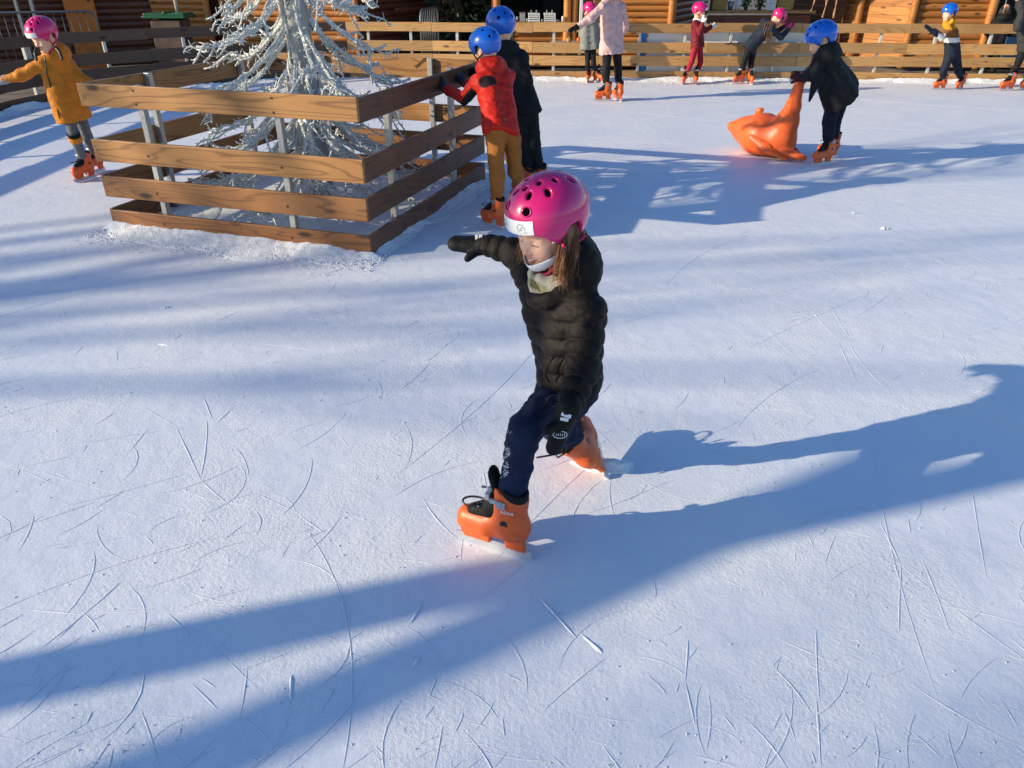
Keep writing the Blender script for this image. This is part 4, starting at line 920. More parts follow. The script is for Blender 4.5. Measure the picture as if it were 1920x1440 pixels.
# main skater ------------------------------------------------------
M['jk_main'] = fabmat('black_brown_puffer', (.0075, .0047, .0042), rough=.65, bump=.5, bscale=40, var=.25)
M['denim'] = fabmat('navy_denim', (.010, .017, .048), rough=.8, bump=.3, bscale=160, var=.3)
M['mit_black'] = fabmat('black_mitten', (.005, .005, .0055), rough=.6, bump=.4, bscale=50)
s = 1.0
gF = G(987, 1049)*.70+G(865, 1010)*.30; fdir = unit(G(865, 1010)-G(985, 1048))
anL = gF+V(.004, 0, .165)
upB = unit(V(-.68, -.30, .68)); fB = frame(unit(V(.22, .95, -.1)-upB*(V(.22, .95, -.1)@upB)), upB); upB = fB[:, 2]
anR = D(1092, 832, 2.42); locB = anR-upB*.145-V(0, 0, .015)
hf = unit(V(-.76, -.62, -.20)); hu = unit(V(-.15, -.12, 1))
Fh = frame(hf, hu); hC = D(1027, 396, 2.2)-Fh@(HC*1.05+V(0, 0, HUP))
J = dict(root=(.15, 2.2, 0), head=hC, pel=D(1068, 700, 2.22), sh=[D(1098, 582, 2.13), D(1012, 548, 2.36)], el=[D(1092, 694, 2.04), D(968, 474, 2.50)], wr=[D(1062, 776, 1.92), D(912, 460, 2.56)],
         hp=[D(1052, 735, 2.16), D(1085, 735, 2.30)], kn=[D(982, 806, 1.965), D(1040, 800, 2.30)], an=[anL, anR], feet=[((gF[0], gF[1], .002), frame(fdir, (0, 0, 1))), (locB, fB)])
root, P = build_person('child in black puffer jacket and navy jeans gliding on orange skates in the foreground', J, s, hf, hu, M['jk_main'], M['denim'], 'pink', M['mit_black'], res=.0046, hres=.0026, hem=.055, pitch=.058, amp=.0115, qpow=.42, lump=.35, collar=True,
    hood=(V(.75, .35, .25), 1.28), jw=1.10, full=True, text=True, tw=.92, twr=1.7, mres=.004, hands=[D(1040, 836, 1.89), D(855, 457, 2.58)], name='person')
def main_details(root, P):
    off = P['off']; Fm = P['Fm']; W_ = lambda q: hC+Fm@V(*q)
    mb = MB(); r = random.Random(5)
    def fhair(p):
        q = (p-hC)@Fm; th = np.degrees(np.abs(np.arctan2(q[:, 1], q[:, 0]+.01))); st = noise3(q*V(1, 1, .12), 95.0)
        rr = np.sqrt((q[:, 0]*.93)**2+(q[:, 1]*1.06)**2); z = q[:, 2]; low = -.100-.05*noise3(q*V(1, 1, 0), 30.0)-.03*np.clip((th-90)/60, 0, 1)
        d = np.abs(rr-.088-.012*np.clip(-z/.1, 0, 1)-.02*np.clip(-(z+.07)/.08, 0, 1))-.014-.010*st-.006*noise3(q, 30.0)
        return smax(smax(smax(d, z-.045, .01), low-z, .03), (np.where(q[:, 1] > 0, 74, 96)-th+6*noise3(q, 20.0))*.0016, .012)
    v, f = snet(fhair, hC-.21, hC+.17, .0042); link('hair', mesh_np('hair', v-off, f), M['hair_brown'], root)
    for i in range(2400):
        az = (69+111*r.random()**.9); az = az if r.random() < .62 else -max(az, 92); a = R(az); st = V(.093*math.cos(a), .083*math.sin(a), .030+.02*r.random())
        p = W_(st); out = unit(W_((.1*math.cos(a), .09*math.sin(a), 0))-W_((0, 0, 0))); ln = .115+.06*r.random()
        pts = []; wv = round(az/7)*1.7+r.gauss(0, .3); dr = V(.10*math.sin(wv*3)+r.gauss(0, .05), .10*math.cos(wv*2)+r.gauss(0, .05), -1.0); wa = r.uniform(.006, .012)
        for k in range(9):
            q = k/8; b = out*(.014*math.sin(min(1, q*1.6)*math.pi*.5)+.026*max(0, q-.45))
            pts.append(p+b+dr*ln*q+V(wa*math.sin(7*q+wv), wa*math.cos(6*q+wv), 0)*min(1, q*2))
        mb.tube(pts, [.0008*(1-.6*k/8)+.0002 for k in range(9)], 3)
    for i in range(14):                                        # loose wisps over cheek and brow
        a = R(r.choice((-1, 1))*r.uniform(62, 80)); p = W_((.094*math.cos(a), .080*math.sin(a), .034)); ln = r.uniform(.05, .13); fwd = Fm[:, 0]*.010
        mb.tube([p+V(0, 0, -ln*q)+fwd*math.sin(q*2.6)+V(.005*math.sin(q*6+i), .004*math.cos(q*5+i), 0) for q in np.linspace(0, 1, 7)], [.0008]*5+[.0005, .0003], 4)
    mb.build('hair_strands', M['hair_brown'], root, smooth=True, off=off)
    # face mask pulled down under the chin
    th = np.linspace(-100, 100, 41); rows = np.linspace(0, 1, 7); vs = []
    for t in th:
        a = R(t); e = abs(t)/100
        top = V(.100*math.cos(a)-.008*e, .071*math.sin(a)*(1+.10*e), -.070+.052*e**1.3); bot = V(.070*math.cos(a)-.004, .062*math.sin(a), -.106+.058*e**1.2)
        for q in rows:
            c = top*(1-q)+bot*q; c = c+V(math.cos(a), math.sin(a), -.3)*(.006*math.sin(math.pi*q)+.0012*math.sin(q*19)); vs.append(W_(c)-off)
    k = 7; f = [(i*k+j, i*k+j+1, (i+1)*k+j+1, (i+1)*k+j) for i in range(40) for j in range(6)]
    o = link('face_mask', mesh_np('face_mask', vs, f), simple('white_mask_cloth', (.80, .80, .80), .8, .03, 30, .2, 120), root); sm = o.modifiers.new('thick', 'SOLIDIFY'); sm.thickness = .0018
    # scarf
    nk = P['neck']; sp = P['spine']
    Fs = frame(V(-.85, -.5, 0), sp)
    def fsc(p):
        q = (p-nk+sp*.030)@Fs; rr = np.sqrt((q[:, 0]*.92)**2+q[:, 1]**2)-.058; d = np.sqrt(rr**2+((q[:, 2]+.012*np.sin(np.arctan2(q[:, 1], q[:, 0])*2+1))*.62)**2)-.022
        d = smin(d, cone(q, (.066, .01, -.02), (.074, .0, -.06), .026, .022, (V(1, 0, 0), .6))[0], .015); return d-.012*noise3(p, 26)-.006*noise3(p, 60)
    v, f = snet(fsc, nk-.13, nk+.12, .0045); q = v@V(1, .7, 1.6); pl = ((np.floor(q*24) % 3 == 0)[:, None]*V(-.22, -.2, -.2)+(np.floor((v@V(.9, -1, .8))*17) % 4 == 0)[:, None]*V(-.25, -.22, -.18)); col = np.clip(V(.62, .55, .40)+pl, .06, 1)
    link('scarf', mesh_np('scarf', v-off, f, col=col), fabmat('plaid_scarf', (.95, .95, .95), vcol=True, rough=.9), root)
    # collar with zip
    c0 = nk-sp*.045
    mb = MB(); Fz = frame(V(-.92, -.38, 0), sp)
    fr = [P['chest']+Fz@V(.105, 0, .03), P['chest']+Fz@V(.118, 0, -.05), P['chest']+Fz@V(.120, 0, -.14), J['pel']+Fz@V(.125, 0, .02)]
    mb.tube([c0+Fz@V(.070, .0, .035), c0+Fz@V(.080, 0, -.01)], .004, 6); mb.build('zip', M['black_plastic'], root, smooth=True, off=off)
    # snow stuck on the jeans below the near knee
    mb = MB(); r = random.Random(3); a, b = J['kn'][0], J['an'][0]; tc = unit(V(0, 0, CAMH)-a); ld = unit(V(-1, -.25, 0))
    for i in range(210):
        t = abs(r.gauss(.16, .16)); w = r.gauss(0, .28); c = a+(b-a)*t*1.05; d = unit(ld*.8+tc*(.75+w)); rad = .056-.012*t; q = c+d*(rad*.92+.001); e = r.uniform(.003, .009)*(1-.4*t)
        mb.add([q+V(e, 0, 0)*r.uniform(.6, 1.3), q+V(0, e, -e*.5), q-V(e, 0, e)*r.uniform(.6, 1.3), q+V(0, -e*.5, e*1.2), q+d*e*.8], [(0, 1, 4), (1, 2, 4), (2, 3, 4), (3, 0, 4)])
    mb.build('snow_patch', M['snow'], root, off=off)
    # mitten marks
    h = P['hand'][0]; w0 = J['wr'][0]; c = w0*.35+h*.65; vw = unit(V(0, 0, CAMH)-c); dn = unit(h-w0); dn = unit(dn-vw*(dn@vw)); rt = np.cross(dn, vw)
    mb = MB(); cc = c+vw*.031; X, Y_ = unit(V(1, 0, 0)-vw*vw[0]), None; Y_ = np.cross(vw, X)
    mb.tube([cc+X*(.004+.021*math.cos(a))+Y_*.0105*math.sin(a) for a in np.linspace(0, 6.2832, 26)], .0013, 5, cap=False)
    for q in range(5): mb.tube([cc+X*(-.008+.006*q)+Y_*-.004, cc+X*(-.0065+.006*q)+Y_*.004], .001, 5)
    mb.build('oval_emblem', M['crate'], root, off=off)
    for i in (0, 1):
        w0 = J['wr'][i]; h = P['hand'][i]; d = unit(h-w0); vw = unit(V(0, 0, CAMH)-w0); sd = unit(np.cross(d, vw)); mb = MB(); q = w0+d*.004+vw*.036
        if i == 1: q = w0+d*.02+unit(V(0, -.4, 1))*.030
        mb.beam(q-sd*.016, q+sd*.014, .012, .005, vw); mb.beam(q-sd*.012+d*.012, q+sd*.012+d*.016, .010, .005, vw); mb.build('mitten_tab', M['white'], root, bevel=.001, off=off)
    # drawstring loop and trailing laces of the rear skate
    mb = MB(); b0 = D(1050, 752, 1.93); mb.tube([b0+V(.0, 0, .0)]+[b0+V(-.018-.022*math.cos(a), -.005, .004+.020*math.sin(a)) for a in np.linspace(-.6, 4.9, 14)], .0018, 5); mb.build('drawstring', M['black_plastic'], root, smooth=True, off=off)
    mb = MB(); p0 = D(1066, 842, 2.33)
    mb.tube([p0, D(1050, 838, 2.31), D(1040, 848, 2.30), D(1046, 858, 2.30), D(1056, 852, 2.31), p0], .0035, 6); mb.tube([p0, D(1050, 850, 2.30), D(1030, 854, 2.29), D(1006, 858, 2.27)], .0038, 6); mb.build('laces', M['black_plastic'], root, smooth=True, off=off)
    # pocket edge on the jacket front
    mb = MB(); mb.tube([D(1040, 668, 2.075), D(1026, 684, 2.07), D(1022, 702, 2.068), D(1030, 716, 2.07)], .003, 6); mb.build('pocket_edge', M['jk_main'], root, smooth=True, off=off)
main_details(root, P)
snow_bank('snow_bank', 'small ridge of scraped snow against the trailing orange skate of the foreground child', [tuple(G(1062, 866)[:2]), tuple(G(1120, 880)[:2]), tuple(G(1165, 880)[:2]), tuple(G(1192, 862)[:2])], .055, .026, .006, seed=21, inner=.7)

# the other skaters ------------------------------------------------
def A_(g, s, off=0): return V(g[0], g[1], .15*s)
black = fabmat('black_cloth', (.010, .010, .012), rough=.75)
# child in the orange coat at the left
s = .98; gR, gL = G(168, 336), G(186, 323)
J = dict(root=(gR[0], gR[1], 0), head=D(84, 73, 6.98), pel=D(126, 183, 7.08), sh=[D(128, 122, 7.14), D(80, 119, 6.98)], el=[D(152, 148, 7.12), D(40, 142, 6.92)], wr=[D(192, 163, 7.08), D(6, 150, 6.9)],
         hp=[D(143, 200, 7.14), D(123, 202, 7.04)], kn=[D(164, 256, 7.2), D(139, 254, 6.98)], an=[A_(gL, s), A_(gR, s)], feet=[((gL[0], gL[1], .002), flat(-.3, -.95)), ((gR[0], gR[1], .002), flat(-.38, -.92))])
ro, P = build_person('child in a long orange coat and grey leggings skating beside the wooden enclosure', J, s, V(-.38, -.9, -.28), V(-.08, -.3, 1), fabmat('orange_coat', (.55, .19, .018), rough=.6, bump=.4), fabmat('grey_leggings', (.13, .137, .15), rough=.85), 'pink', fabmat('grey_glove', (.30, .31, .34)), res=.009, hres=.005, hem=.20, pitch=.16, amp=.003, hood=(V(.3, .9, .2), 1.0), stick=True, jw=.98, flare=.01, tw=.82)
def braid(a, pts, r, root, off, mat, name='hair'):
    mb = MB(); k = 26; s_ = np.linspace(0, 1, len(pts)); q = np.linspace(0, 1, k); p = np.stack([np.interp(q, s_, [w[c] for w in pts]) for c in range(3)], 1)
    mb.tube(p, [r*(.75+.35*abs(math.sin(i*1.15)))*(1-.3*i/k) for i in range(k)], 8); return mb.build(name, mat, root, smooth=True, off=off)
braid(0, [D(104, 88, 6.95), D(112, 98, 6.9), D(117, 112, 6.88)], .017, ro, P['off'], M['hair_dark']); braid(0, [D(70, 88, 6.92), D(66, 100, 6.86), D(69, 114, 6.84)], .016, ro, P['off'], M['hair_dark'])
def band(root, off, p, d, r, w, mat, name):
    mb = MB(); u_ = unit(np.cross(d, (0.1, .2, 1))); v_ = np.cross(d, u_); n_ = 20; vs = []
    for k in range(n_):
        a = 6.2832*k/n_; o = math.cos(a)*u_+math.sin(a)*v_; vs += [p+o*r-d*w/2, p+o*(r+.004)-d*w/2*.7, p+o*(r+.004)+d*w/2*.7, p+o*r+d*w/2]
    mb.add(vs, [(4*k+j, 4*k+j+1, 4*((k+1) % n_)+j+1, 4*((k+1) % n_)+j) for k in range(n_) for j in range(3)]); mb.build(name, mat, root, smooth=True, off=off)
dk = unit(J['an'][1]-J['kn'][1]); band(ro, P['off'], J['kn'][1]-dk*.01, dk, .052, .035, black, 'knee_strap'); band(ro, P['off'], J['kn'][1]+dk*.035, dk, .053, .05, fabmat('orange_coat', (0, 0, 0)), 'knee_pad')
mb = MB(); n0 = P['chest']; mb.tube([D(84, 104, 6.83), D(88, 140, 6.93), D(104, 190, 6.95), D(112, 222, 6.92)], .006, 6); mb.build('coat_zip', M['bolt'], ro, smooth=True, off=P['off'])
# child in the red jacket leaning on the enclosure
s = .95; gL, gR = G(932, 428), G(980, 392)
J = dict(root=(gL[0], gL[1], 0), head=D(911, 98, 5.98), pel=D(938, 238, 5.66), sh=[D(897, 152, 5.82), D(953, 143, 6.0)], el=[D(870, 186, 5.92), D(925, 170, 6.25)], wr=[D(834, 164, 6.14), D(872, 156, 6.42)],
         hp=[D(928, 262, 5.62), D(958, 260, 5.74)], kn=[D(933, 330, 5.58), D(966, 322, 5.70)], an=[A_(gL, s), A_(gR, s)], feet=[((gL[0], gL[1], .002), flat(-.6, .5)), ((gR[0], gR[1], .002), flat(-.5, .7))])
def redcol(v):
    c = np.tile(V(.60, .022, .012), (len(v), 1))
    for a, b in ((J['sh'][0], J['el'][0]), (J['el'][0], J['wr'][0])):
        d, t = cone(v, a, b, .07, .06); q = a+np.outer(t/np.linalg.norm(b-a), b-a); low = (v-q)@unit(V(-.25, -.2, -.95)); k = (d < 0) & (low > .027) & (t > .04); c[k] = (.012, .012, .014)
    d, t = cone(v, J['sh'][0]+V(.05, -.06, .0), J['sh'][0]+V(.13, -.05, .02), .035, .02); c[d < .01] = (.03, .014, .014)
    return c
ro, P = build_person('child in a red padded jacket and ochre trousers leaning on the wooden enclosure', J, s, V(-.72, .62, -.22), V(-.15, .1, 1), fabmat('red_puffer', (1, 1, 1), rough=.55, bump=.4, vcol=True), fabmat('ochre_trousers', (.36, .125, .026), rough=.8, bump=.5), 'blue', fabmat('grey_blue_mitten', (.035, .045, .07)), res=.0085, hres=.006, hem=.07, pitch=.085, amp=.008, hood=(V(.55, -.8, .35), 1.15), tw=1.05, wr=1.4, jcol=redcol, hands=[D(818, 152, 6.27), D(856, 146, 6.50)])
# taller child in black behind it
s = 1.06; gL, gR = G(988, 374), G(1012, 366)
J = dict(root=(gR[0], gR[1], 0), head=D(940, 60, 6.75), pel=D(980, 200, 6.55), sh=[D(922, 106, 6.68), D(976, 108, 6.72)], el=[D(900, 140, 6.7), D(988, 150, 6.6)], wr=[D(886, 134, 6.85), D(972, 172, 6.75)],
         hp=[D(972, 220, 6.52), D(994, 222, 6.56)], kn=[D(983, 285, 6.5), D(1003, 285, 6.5)], an=[A_(gL, s), A_(gR, s)], feet=[((gL[0], gL[1], .002), flat(-.6, .6)), ((gR[0], gR[1], .002), flat(-.3, .8))])
build_person('taller child dressed all in black standing behind the red jacket', J, s, V(-.35, .9, -.12), V(-.1, .05, 1), fabmat('black_jacket', (.011, .011, .013), rough=.75), black, 'blue', M['mit_black'], res=.0095, hres=.007, hem=.08, pitch=.5, amp=.002, hood=(V(.3, -.9, .1), .9), jw=.95, hands=[D(868, 130, 6.93), D(964, 184, 6.9)])
# skater in the pale pink coat
s = 1.16; gL, gR = G(1136, 190), G(1160, 189)
J = dict(root=(gL[0], gL[1], 0), head=D(1143, -30, 11.75), pel=D(1147, 84, 11.8), sh=[D(1128, 14, 11.62), D(1164, 15, 11.95)], el=[D(1106, 36, 11.55), D(1172, 48, 12.08)], wr=[D(1082, 51, 11.5), D(1160, 72, 12.12)],
         hp=[D(1139, 98, 11.75), D(1157, 98, 11.86)], kn=[D(1136, 140, 11.7), D(1159, 140, 11.86)], an=[A_(gL, s), A_(gR, s)], feet=[((gL[0], gL[1], .002), flat(-.95, -.1)), ((gR[0], gR[1], .002), flat(-.35, .9))])
pinkm = fabmat('pale_pink_coat', (.62, .40, .38), rough=.75, bump=.3)
ro, P = build_person('tall skater in a pale pink hooded coat and black leggings gliding at the back', J, s, V(-.9, .35, -.1), V(0, 0, 1), pinkm, black, None, M['mit_black'], res=.011, hres=.009, hem=.10, pitch=.5, amp=.002, wr=1.5, hood=(V(.9, -.3, .15), 1.1), flare=.012, tw=.85, hands=[D(1069, 57, 11.46), D(1154, 82, 12.12)])
def hairmass(root, P, Hc, Fm, s, mat, length, n=130, seed=1, az0=60, lean=(0, 0, 0), r0=.004):
    mb = MB(); r = random.Random(seed)
    for i in range(n):
        a = R(r.choice((-1, 1))*r.uniform(az0, 180)); e = R(r.uniform(0, 80)); st = V(-.01+.094*math.cos(a)*math.cos(e), .08*math.sin(a)*math.cos(e), .02+.088*math.sin(e)); p = Hc+Fm@st*s; out = Fm@unit(V(math.cos(a), math.sin(a), 0)); ln = length*r.uniform(.75, 1.1)*s+.09*math.sin(e)*s
        mb.tube([p+out*(.03*math.sin(q*1.9))*s+V(*lean)*q*q*s+V(0, 0, -ln*q**1.15)+V(.006*math.sin(q*6+i), .006*math.cos(q*5+i), 0)*q for q in np.linspace(0, 1, 8)], [r0*(1-.6*k/7) for k in range(8)], 4)
    mb.build('hair', mat, root, smooth=True, off=P['off'])
hairmass(ro, P, J['head'], P['Fm'], s, M['hair_brown'], .20, 260, 2, 45)
# child in the grey coat at the fence
s = .92; Yb = 13.72; g1, g2 = G(1103, 154), G(1118, 154)
J = dict(root=(g1[0], g1[1], 0), head=D(1105, 24, Yb), pel=D(1106, 82, Yb-.05), sh=[D(1094, 42, Yb-.02), D(1116, 42, Yb)], el=[D(1090, 62, Yb), D(1122, 64, Yb)], wr=[D(1093, 56, Yb+.12), D(1120, 62, Yb+.14)],
         hp=[D(1101, 90, Yb), D(1112, 90, Yb)], kn=[D(1102, 120, Yb-.05), D(1113, 120, Yb-.05)], an=[A_(g1, s), A_(g2, s)], feet=[((g1[0], g1[1], .002), flat(-.2, -.9)), ((g2[0], g2[1], .002), flat(.7, -.6))])
build_person('child in a grey padded coat holding the back fence behind the pink coat', J, s, V(-.5, .8, -.1), V(0, 0, 1), fabmat('grey_puffer', (.20, .21, .19), rough=.6), black, 'pink', M['mit_black'], res=.011, hres=.009, hem=.10, pitch=.09, amp=.008, hood=(V(.4, -.85, .2), 1.1), flare=.02, tw=.82)
# child in dark red
s = .92; Yb = 13.6; g1, g2 = G(1303, 157), G(1283, 157)
J = dict(root=(g1[0], g1[1], 0), head=D(1311, 24, Yb), pel=D(1308, 80, Yb), sh=[D(1312, 44, Yb+.14), D(1303, 45, Yb-.12)], el=[D(1322, 58, Yb+.2), D(1312, 62, Yb-.2)], wr=[D(1334, 50, Yb+.22), D(1319, 42, Yb-.2)],
         hp=[D(1311, 90, Yb+.06), D(1303, 90, Yb-.06)], kn=[D(1313, 118, Yb), D(1297, 116, Yb-.1)], an=[A_(g1, s), A_(g2, s)], feet=[((g1[0], g1[1], .002), flat(-.1, -.9)), ((g2[0], g2[1], .002), flat(-.35, -.8))])
ro, P = build_person('child in a dark red jacket and crimson trousers by the white tarpaulin', J, s, V(.93, -.3, -.1), V(0, 0, 1), fabmat('maroon_jacket', (.17, .012, .022), rough=.65), fabmat('crimson_trousers', (.33, .012, .028), rough=.7), 'pink', fabmat('white_mitten', (.65, .62, .60)), res=.0105, hres=.008, hem=.09, pitch=.12, amp=.004, stick=True, tw=.9, hands=[D(1341, 48, Yb+.22), D(1319, 31, Yb-.2)])
def fsc(p):
    q = (p-P['neck'])@P['Fm']/s; return (np.sqrt((np.sqrt(q[:, 0]**2+q[:, 1]**2)-.07)**2+(q[:, 2]*.8)**2)-.027-.014*noise3(p, 40))*s
v, f = snet(fsc, P['neck']-.14, P['neck']+.14, .009); link('fur_collar', mesh_np('fur_collar', v-P['off'], f), fabmat('white_fur', (.72, .69, .66), rough=1, bump=.8, bscale=60), ro)
# child in navy bending over the rail
s = .98; Yb = 13.6; g1, g2 = G(1404, 157), G(1388, 157)
J = dict(root=(g1[0], g1[1], 0), head=D(1457, 36, Yb+.12), pel=D(1410, 84, Yb), sh=[D(1432, 42, Yb+.14), D(1446, 54, Yb-.12)], el=[D(1452, 62, Yb+.2), D(1464, 70, Yb-.08)], wr=[D(1470, 50, Yb+.26), D(1479, 54, Yb+.1)],
         hp=[D(1412, 92, Yb+.06), D(1404, 94, Yb-.06)], kn=[D(1408, 122, Yb), D(1394, 120, Yb-.06)], an=[A_(g1, s), A_(g2, s)], feet=[((g1[0], g1[1], .002), flat(.1, -.9)), ((g2[0], g2[1], .002), flat(-.85, -.4))])
ro, P = build_person('child in a navy jacket with long brown hair bending over the fence rail', J, s, V(.55, .45, -.7), V(.6, .2, .75), fabmat('navy_jacket', (.020, .024, .038), rough=.7), black, 'pink', fabmat('magenta_glove', (.33, .01, .13)), res=.0105, hres=.009, hem=.10, pitch=.5, amp=.002, tw=.85, jw=1.05, flare=.02, hands=[D(1480, 44, Yb+.28), D(1487, 46, Yb+.16)])
mb = MB(); r = random.Random(8)
for i in range(90):
    p = D(1444+r.uniform(-8, 8), 44+r.uniform(-4, 4), Yb-.1+r.uniform(-.05, .1)); ln = r.uniform(.16, .30); mb.tube([p+V(.015*math.sin(q*3+i)-.03*q, -.03*math.sin(q*2), -ln*q) for q in np.linspace(0, 1, 6)], [.006*(1-.6*k/5) for k in range(6)], 4)
mb.build('hair', M['hair_brown'], ro, smooth=True, off=P['off'])
# child pushing the orange seal
s = 1.08; g1, g2 = G(1546, 309), G(1556, 297)
J = dict(root=(g1[0], g1[1], 0), head=D(1541, 80, 7.6), pel=D(1574, 168, 7.72), sh=[D(1541, 108, 7.52), D(1545, 104, 7.80)], el=[D(1522, 142, 7.46), D(1520, 135, 7.86)], wr=[D(1503, 146, 7.58), D(1503, 142, 7.78)],
         hp=[D(1567, 182, 7.66), D(1577, 180, 7.80)], kn=[D(1554, 232, 7.62), D(1564, 230, 7.78)], an=[A_(g1, s), A_(g2, s)], feet=[((g1[0], g1[1], .002), flat(-.85, -.45)), ((g2[0], g2[1], .002), flat(-.9, -.3))])
ro, P = build_person('child in a black jacket and navy trousers pushing the orange seal', J, s, V(-.92, .12, -.38), V(-.3, 0, 1), fabmat('black_jacket', (0, 0, 0)), fabmat('dark_navy_trousers', (.008, .010, .022), rough=.8), 'blue', fabmat('dark_red_mitten', (.05, .010, .014)), res=.0095, hres=.007, hem=.06, pitch=.5, amp=.002, hood=(V(.6, -.35, .7), 1.32), jw=1.22, flare=.03, hands=[D(1488, 143, 7.64), D(1489, 139, 7.74)], tw=1.05)
def ffl(p):
    d = cone(p, D(1535, 138, 7.50), D(1517, 190, 7.50), .055, .010)[0]; return smin(d, cone(p, D(1548, 150, 7.52), D(1545, 172, 7.56), .06, .045)[0], .05)-.01*noise3(p, 14)
q0 = D(1535, 160, 7.5); v, f = snet(ffl, q0-.3, q0+.3, .010); link('jacket_flap', mesh_np('jacket_flap', v-P['off'], f), fabmat('black_jacket', (0, 0, 0)), ro)
# small boy in the banded jacket
s = .90; Yb = 12.9; g1, g2 = G(1764, 168), G(1800, 167)
J = dict(root=(g1[0], g1[1], 0), head=D(1779, 27, Yb), pel=D(1786, 98, Yb), sh=[D(1780, 60, Yb-.13), D(1788, 57, Yb+.13)], el=[D(1766, 72, Yb-.22), D(1776, 70, Yb+.24)], wr=[D(1751, 61, Yb-.26), D(1762, 64, Yb+.3)],
         hp=[D(1779, 108, Yb-.06), D(1792, 108, Yb+.06)], kn=[D(1769, 133, Yb-.1), D(1797, 133, Yb+.04)], an=[A_(g1, s), A_(g2, s)], feet=[((g1[0], g1[1], .002), flat(-.97, -.12)), ((g2[0], g2[1], .002), flat(-.75, -.5))])
pz, nz = J['pel'][2], J['sh'][0][2]
def boycol(v):
    t = (v[:, 2]-pz)/(nz-pz); c = np.tile(V(.016, .022, .038), (len(v), 1)); dx = v[:, 0]-J['sh'][0][0]
    c[(t > .50)] = (.75, .73, .70); c[(t > .72)] = (.20, .075, .018); c[t > 1.12] = (.60, .26, .02)
    arm = dx < -.10; c[arm] = (.75, .73, .70); c[dx < -.24] = (.016, .022, .038); return c
ro, P = build_person('small boy in a navy, white and brown jacket with a mustard hood', J, s, V(-.93, -.30, -.06), V(0, 0, 1), fabmat('banded_jacket', (1, 1, 1), vcol=True, rough=.65), fabmat('navy_trousers', (.014, .018, .032), rough=.75), 'blue', fabmat('navy_mitten', (.014, .02, .034)), res=.010, hres=.007, hem=.06, pitch=.14, amp=.003, jw=1.12, jcol=boycol, tw=1.15, hands=[D(1736, 49, Yb-.28), D(1752, 56, Yb+.34)])
q0 = P['neck']; Fb = frame(V(.9, .1, 0), V(0, 0, 1))
def fho(p):
    q = (p-q0)@Fb; d = elli(q, (.055, 0, .01), (.075, .105, .06)); return d-.018*noise3(p, 22)-.008*np.sin(q[:, 0]*70)
v, f = snet(fho, q0-.2, q0+.2, .010); link('hood', mesh_np('hood', v-P['off'], f), fabmat('mustard_hood', (.58, .27, .02), rough=.7), ro)
# skater cut by the right edge
s = 1.1; Yb = 12.9; g1, g2 = G(1890, 170), G(1922, 168)
J = dict(root=(g1[0], g1[1], 0), head=D(1918, -14, Yb), pel=D(1924, 86, Yb), sh=[D(1916, 26, Yb-.14), D(1930, 24, Yb+.16)], el=[D(1908, 52, Yb-.2), D(1922, 52, Yb+.25)], wr=[D(1906, 40, Yb+.1), D(1915, 44, Yb+.45)],
         hp=[D(1918, 96, Yb-.06), D(1930, 96, Yb+.06)], kn=[D(1905, 128, Yb-.04), D(1928, 130, Yb+.06)], an=[A_(g1, s), A_(g2, s)], feet=[((g1[0], g1[1], .002), flat(-.95, -.2)), ((g2[0], g2[1], .002), flat(-.8, -.5))])
build_person('skater in a dark grey jacket and black leggings cut off by the right edge', J, s, V(-.9, .1, -.1), V(0, 0, 1), fabmat('dark_grey_jacket', (.035, .035, .038), rough=.75), black, 'blue', M['mit_black'], res=.011, hres=.009, hem=.05, pitch=.5, amp=.002, tw=.85)
# two onlookers off the ice
def standing(label, x, y, h, fx, fy, jk, tr, hairm, s, z=0.0):
    f = unit(V(fx, fy, 0)); l = np.cross(V(0, 0, 1), f); B = V(x, y, z); q = h/1.30
    at = lambda a, b, c: B+f*a+l*b+V(0, 0, c*q)
    J = dict(root=tuple(B), head=at(.02, 0, 1.17), pel=at(0, 0, .64), sh=[at(0, .13*s, .96), at(0, -.13*s, .96)], el=[at(.04, .19*s, .76), at(.04, -.19*s, .76)], wr=[at(.2, .12*s, .70), at(.2, -.12*s, .70)], hp=[at(0, .07*s, .58), at(0, -.07*s, .58)], kn=[at(.02, .08*s, .32), at(.02, -.08*s, .32)], an=[at(0, .08*s, .07), at(0, -.08*s, .07)], feet=[])
    ro, P = build_person(label, J, s, f+V(0, 0, -.1), V(0, 0, 1), jk, tr, None, M['mit_black'], res=.013, hres=.009, hem=.06, pitch=.5, amp=.002, skates=False, hood=(-f+V(0, 0, .2), 1.0))
    for i, sg in ((0, 1), (1, -1)):
        a = J['an'][i]; v, ff = snet(lambda p: smax(smin(cone(p, a+V(0, 0, .06), a, .05*s, .05*s)[0], cone(p, a-V(0, 0, .02), a+f*.15*s-V(0, 0, .035*q), .045*s, .035*s)[0], .02), z-p[:, 2], .004), a-.2*s, a+.26*s, .012); link('shoe', mesh_np('shoe', v-P['off'], ff), M['liner'], ro)
    hairmass(ro, P, J['head'], P['Fm'], s, hairm, .10, 150, 4, 50); return ro
standing('stallholder in black with a red scarf standing inside the drinks stall', .88, 16.75, 1.62, -.1, -1, fabmat('black_jacket', (0, 0, 0)), black, M['hair_dark'], 1.2)
ro = bpy.data.objects.get('person.011') or None
standing('dark hooded onlooker standing behind the fence at the right', 8.85, 14.95, 1.16, .3, .95, fabmat('black_jacket', (0, 0, 0)), black, M['hair_dark'], .95)

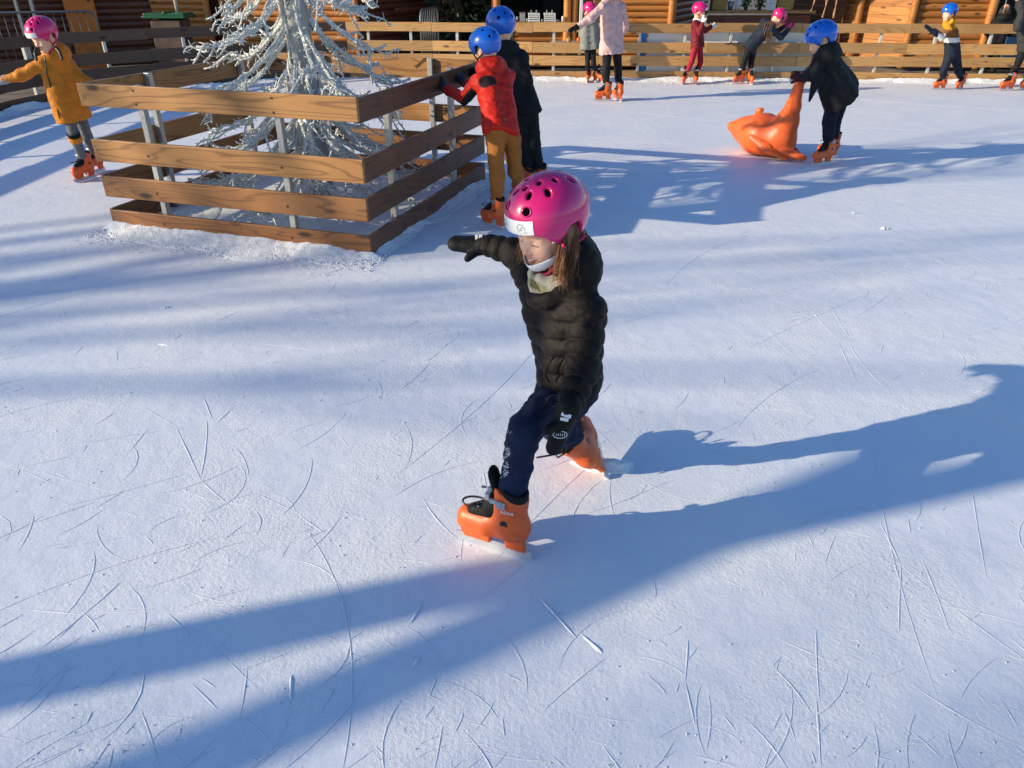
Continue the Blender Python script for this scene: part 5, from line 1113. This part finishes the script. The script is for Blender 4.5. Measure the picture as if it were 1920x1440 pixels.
# orange seal the child pushes -------------------------------------
def seal():
    c0 = D(1436, 255, 8.15); root = thing('seal_aid', 'orange plastic seal skating aid with its tail raised as a push handle', 'skating aid', (c0[0], c0[1], 0)); off = V(c0[0], c0[1], 0)
    nose, head, body, rump = D(1373, 237, 8.42), D(1398, 241, 8.32), D(1428, 258, 8.18), D(1460, 260, 8.02); body[2] = .19; rump[2] = .17; head[2] = max(.2, head[2]-.02)
    T = [D(1476, 228, 7.94), D(1487, 200, 7.86), D(1495, 170, 7.78), D(1502, 146, 7.70)]
    ax = unit(rump-head); sd = unit(np.cross(ax, (0, 0, 1))); sd = sd*(1 if sd[1] < 0 else -1)
    def f(p):
        d = cone(p, nose, head, .055, .125)[0]; d = smin(d, cone(p, head+V(0, 0, .01), body-V(0, 0, .01), .13, .215)[0], .06); d = smin(d, cone(p, body, rump, .215, .17)[0], .08)
        d = smin(d, cone(p, rump, T[0], .16, .11)[0], .08); d = smin(d, cone(p, T[0], T[1], .11, .075)[0], .05); d = smin(d, cone(p, T[1], T[2], .075, .052)[0], .03); d = smin(d, cone(p, T[2], T[3], .052, .046)[0], .02)
        d = smin(d, cone(p, T[3]-sd*.11, T[3]+sd*.11, .028, .028)[0], .03)
        e1, e2 = D(1470, 268, 7.90), D(1504, 282, 7.74); e1[2] = .09; e2[2] = .055; d = smin(d, cone(p, e1, e2, .085, .062, (V(0, 0, 1), .55))[0], .03)
        return smax(d, .012-p[:, 2], .02)
    v, q = snet(f, np.minimum(nose, T[3])-.4, np.maximum(nose, T[3])+.35, .012); link('seal_body', mesh_np('seal_body', v-off, q), M['seal'], root)
    for sg in (1, -1):
        def ff(p):
            a, b, c = D(1409, 257, 8.02), D(1436, 277, 7.90), D(1472, 290, 7.80); c[2] = .035; b[2] = max(b[2], .07)
            if sg == -1: a, b, c = [q-sd*2*((q-body)@sd) for q in (a, b, c)]
            d = cone(p, a, b, .040, .062, (unit(sd*sg+V(0, 0, .5)), .5))[0]; return smax(smin(d, cone(p, b, c, .062, .035, (unit(sd*sg*.5+V(0, 0, 1)), .5))[0], .02), .008-p[:, 2], .01)
        v, q = snet(ff, body-.6, body+.6, .012); link('flipper', mesh_np('flipper', v-off, q), M['seal'], root)
    ft = D(1424, 206, 8.2)
    v, q = snet(lambda p: smin(cone(p, D(1421, 226, 8.22), D(1423, 208, 8.2), .05, .035, (sd, .5))[0], cone(p, D(1422, 210, 8.2)-ax*.01, D(1428, 205, 8.2)+ax*.01, .032, .022, (sd, .5))[0], .015), ft-.2, ft+.2, .010); link('fin', mesh_np('fin', v-off, q), M['seal'], root)
    for sg in (1, -1):
        e = head+sd*sg*.118+V(0, 0, .05)-ax*.02; v, q = snet(lambda p: ball(p, e, .018), e-.03, e+.03, .006); link('eye', mesh_np('eye', v-off, q), M['seal'], root)
seal()

# bare trees outside the frame on the sunny side
dxy = unit(V(math.sin(SUN_AZ), math.cos(SUN_AZ)))
p0 = G(0, 1312)[:2]-dxy*6.6
bare_tree(p0[0], p0[1], 12.5, 3, 'bare tree just outside the left fence nearest the camera', depth=3, tr=.125)
ga, gb = G(450, 1440)[:2], G(1130, 1135)[:2]; dd = unit(gb-ga); b0 = ga-dd*7.2; tp = gb+dd*4.0; L = 4.6/math.tan(SUN_EL); tp3 = V(tp[0]-dxy[0]*L, tp[1]-dxy[1]*L, 4.6); ln = tp3-V(b0[0], b0[1], 0)
bare_tree(b0[0], b0[1], 11.5, 9, 'leaning bare tree outside the left fence', depth=3, tr=.12, lean=(ln[0]/ln[2], ln[1]/ln[2]))
for k, (px, py, d_, h_, lb) in enumerate([(100, 560, 26, 11, 'bare tree in the far row opposite the enclosure'), (1850, 440, 30, 13, 'tall bare tree at the back of the far row')]):
    g = G(px, py)[:2]-dxy*d_; bare_tree(g[0], g[1], h_, 20+k, lb, depth=3, tr=.15, spread=1.1)
nv_ = V(-dxy[1], dxy[0])
for k, (al, la, h_, r_, n_, lb) in enumerate([(-27, .2, 15, 3.0, 3600, 'unseen tall fir added outside the left fence to shade the near ice'), (-35, -.6, 18, 3.0, 3000, 'unseen fir added behind the tall fir to shade the near ice')]):  # unseen firs added so their crowns softly dim the foreground ice
    g = dxy*al+nv_*la; fir(g[0], g[1], h_, r_, lb, n=n_, z0=1.2)
